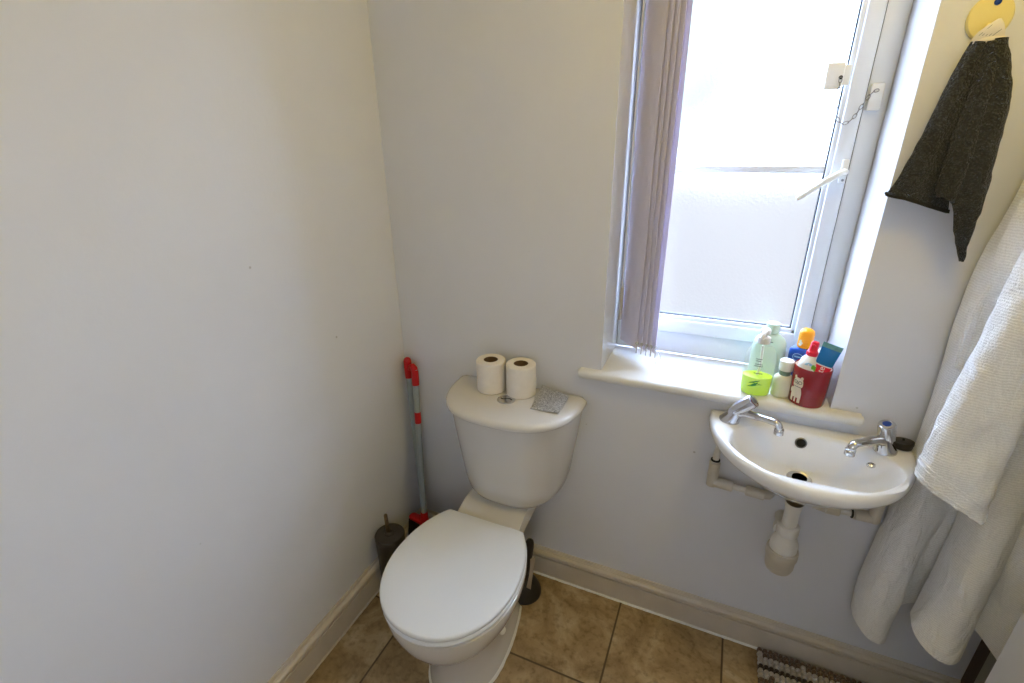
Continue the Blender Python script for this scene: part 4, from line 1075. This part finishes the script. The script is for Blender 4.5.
# front left panel: the rounded middle lobe
sec = [
 [(1.50, -.055, 1.62), (1.54, -.085, 1.64), (1.59, -.09, 1.66), (1.64, -.08, 1.66)],
 [(1.452, -.070, 1.25), (1.48, -.105, 1.25), (1.55, -.12, 1.25), (1.63, -.11, 1.25)],
 [(1.505, -.060, .95), (1.525, -.110, .95), (1.56, -.125, .95), (1.63, -.11, .95)],
 [(1.556, -.060, .72), (1.562, -.115, .72), (1.582, -.140, .72), (1.615, -.13, .72), (1.635, -.085, .72)],
 [(1.550, -.070, .50), (1.552, -.120, .50), (1.575, -.155, .50), (1.61, -.145, .50), (1.637, -.085, .50)],
 [(1.540, -.080, .375), (1.542, -.128, .360), (1.568, -.165, .346), (1.606, -.158, .345), (1.637, -.09, .40)],
]
o_, g_ = cloth_loft(sec, 80, 40, .007, 'front_panel', M['robe'], .004, sd=5)
hem_bead([p+Vector((0, -.001, .024)) for p in g_[-1]][1:], r=.0042)
# front right panel with the slit shadow beside it
sec = [
 [(1.60, -.075, 1.64), (1.64, -.09, 1.66), (1.68, -.075, 1.66), (1.72, -.035, 1.64)],
 [(1.61, -.10, 1.25), (1.66, -.115, 1.25), (1.70, -.09, 1.25), (1.728, -.04, 1.25)],
 [(1.615, -.105, .90), (1.65, -.14, .90), (1.70, -.125, .90), (1.726, -.05, .90)],
 [(1.625, -.090, .60), (1.65, -.135, .60), (1.69, -.155, .60), (1.724, -.12, .60)],
 [(1.630, -.085, .42), (1.652, -.120, .405), (1.685, -.160, .375), (1.716, -.165, .350), (1.722, -.11, .36)],
]
o_, g_ = cloth_loft(sec, 80, 30, .007, 'front_panel', M['robe'], .004, sd=9)
hem_bead([p+Vector((0, -.001, .022)) for p in g_[-1]][1:], r=.0042)
# sleeve: hanging tube with a wide cuff
ctr = [((1.560, -.115, 1.60), .050, .035), ((1.520, -.150, 1.42), .052, .040), ((1.496, -.165, 1.25), .054, .042), ((1.484, -.172, 1.10), .056, .042), ((1.472, -.178, .98), .059, .041), ((1.467, -.184, .88), .062, .041), ((1.466, -.188, .800), .065, .041)]
rings = []
cs = catmull([c for c, a, b in ctr], 8)
for i, p in enumerate(cs):
    f = i/(len(cs)-1)*(len(ctr)-1); k = min(int(f), len(ctr)-2); t = f-k
    a = ctr[k][1]*(1-t)+ctr[k+1][1]*t; b = ctr[k][2]*(1-t)+ctr[k+1][2]*t; fr = i/(len(cs)-1)
    rg_ = []
    for j in range(44):
        th = 2*pi*j/44; x = cos(th)*a; y = sin(th)*b*(1+.12*sin(3*th+2+fr*2))
        q_ = Vector((p.x+x, p.y+y, p.z-(.55*x*min(1, max(0, (fr-.45)/.4)))))
        n_ = noise.noise(Vector((q_.x*22, q_.y*22, q_.z*9))); n2 = noise.noise(Vector((q_.x*18+q_.z*14, q_.y*12, q_.z*22-q_.x*12))); rg_.append(q_+Vector((n_*.004, n_*.006-abs(n2)*.010*(.3+fr), 0)))
    rings.append(rg_)
# turn the tube in at the cuff so it reads as hollow
sr = [rings[-2], rings[-4], rings[-5]]; last = rings[-1]; cc = sum(last, Vector())/44
rings.append([q_.lerp(cc, .10)+Vector((0, 0, .003)) for q_ in last]); rings.append([q_.lerp(cc, .13)+Vector((0, 0, .06)) for q_ in last])
bm = BM(); loft(bm, rings, cap0=True, cap1=False); sl = obj('sleeve', bm, M['robe'], RB, smooth=70)
bm = BM()
for q0 in sr:
    tube(bm, q0+[q0[0]], .0016, n=6)
obj('cuff_seam', bm, M['robe'], sl)
bm = BM(); tube(bm, catmull([(1.480, -.078, 1.295), (1.468, -.080, 1.256), (1.448, -.082, 1.19), (1.441, -.083, 1.12), (1.444, -.084, 1.04)], 8), .0035, n=8)
tube(bm, catmull([(1.446, -.080, 1.040), (1.46, -.090, 1.038), (1.485, -.094, 1.036)], 6), .003, n=8); obj('lapel_seam', bm, M['robe'], RB)
# pocket, side seam
bm = BM(); sheet(bm, [[(1.452+.022*j/6, -.073-.028*sin(j/6*1.2), .985-.16*i/6) for j in range(7)] for i in range(7)], .006); obj('pocket', bm, M['robe'], RB, smooth=60)
bm = BM(); tube(bm, catmull([(1.476, -.068, 1.42), (1.458, -.073, 1.25), (1.456, -.078, 1.10), (1.462, -.079, .95), (1.466, -.081, .85)], 10), .0026, n=8); obj('side_seam', bm, M['robe'], RB)

# ================================================================== BATH MAT
BMt = thing('bath_mat', 'brown and white striped bobble bath mat against the baseboard', 'bath mat', (1.40, -.2, 0))
X0, X1, Y0, Y1 = 1.246, 1.70, -.0225, -.52
bm = BM(); box(bm, X0+.002, X1-.002, Y1+.002, Y0-.002, .0005, .010, .003); obj('backing', bm, M['matdark'], BMt)
bm = BM(); st = .0140; pat = [0, 0, 1, 1, 2, 1, 1, 0, 0, 0, 2, 1, 1, 0, 0, 1, 1, 2]
ny = int((Y0-Y1)/st); nx = int((X1-X0)/.0145)
for j in range(ny):
    for i in range(nx):
        cx_ = X0+.0075+.0145*i+random.uniform(-.0008, .0008); cy_ = Y0-.0080-st*j+random.uniform(-.0008, .0008)
        r_ = random.uniform(.0068, .0078); hgt = random.uniform(.0155, .0180); mi = pat[j % len(pat)]
        if mi != 2 and random.random() < .06: mi = 1-mi
        rows = [[(cx_+cos(2*pi*k/8)*r_*s*1.08, cy_+sin(2*pi*k/8)*r_*s, .008+hgt*z) for k in range(8)] for s, z in ((1, 0), (1.02, .45), (.75, .85), (.3, 1.0))]
        loft(bm, rows, cap0=False, mi=mi)
pl_ = obj('bobble_pile', bm, None, BMt, smooth=80, mats=[M['matbrown'], M['matwhite'], M['matdark']]); pl_['kind'] = 'stuff'

# ================================================================== LIGHT
w = bpy.data.worlds.new('overcast_sky'); SC.world = w; w.use_nodes = True
nt = w.node_tree; bg = nt.nodes['Background']
bg.inputs['Color'].default_value = (.595, .735, 1.03, 1); bg.inputs['Strength'].default_value = 17.2
def lamp(name, kind, loc, energy, color, size=.2, rot=(0, 0, 0)):
    d = bpy.data.lights.new(name, kind); d.energy = energy; d.color = color
    if kind == 'AREA': d.shape = 'DISK'; d.size = size
    else: d.shadow_soft_size = size
    o = bpy.data.objects.new(name, d); COL.objects.link(o); o.location = loc; o.rotation_euler = rot
    return o
lamp('ceiling_lamp', 'POINT', (1.3, -.6, 2.25), 10.2, (1.0, .72, .14), .10)
lamp('fill_light', 'POINT', (1.0, -1.6, 1.3), 4.0, (.95, .98, .96), .22)  # unseen neutral fill added behind the camera to brighten the room

# ================================================================== CAMERA
cam = bpy.data.cameras.new('camera'); co = bpy.data.objects.new('camera', cam); COL.objects.link(co)
f_px, pit, yaw, roll_, cxx, cyy, czz = 482.552856, .388724778, -.418910216, -.0139191736, .978370105, -1.266, 1.47479962
cam.sensor_fit = 'HORIZONTAL'; cam.sensor_width = 36; cam.lens = f_px*36/1024; cam.clip_start = .02
fw = Vector((sin(yaw)*cos(pit), cos(yaw)*cos(pit), -sin(pit))); r_ = Vector((cos(yaw), -sin(yaw), 0)); u_ = r_.cross(fw)
r2_ = cos(roll_)*r_+sin(roll_)*u_; u2_ = -sin(roll_)*r_+cos(roll_)*u_
co.matrix_world = Matrix(((r2_.x, u2_.x, -fw.x, cxx), (r2_.y, u2_.y, -fw.y, cyy), (r2_.z, u2_.z, -fw.z, czz), (0, 0, 0, 1)))
SC.camera = co
vs = SC.view_settings; vs.view_transform = 'Standard'; vs.look = 'None'; vs.exposure = .12; vs.gamma = 1; vs.use_curve_mapping = False
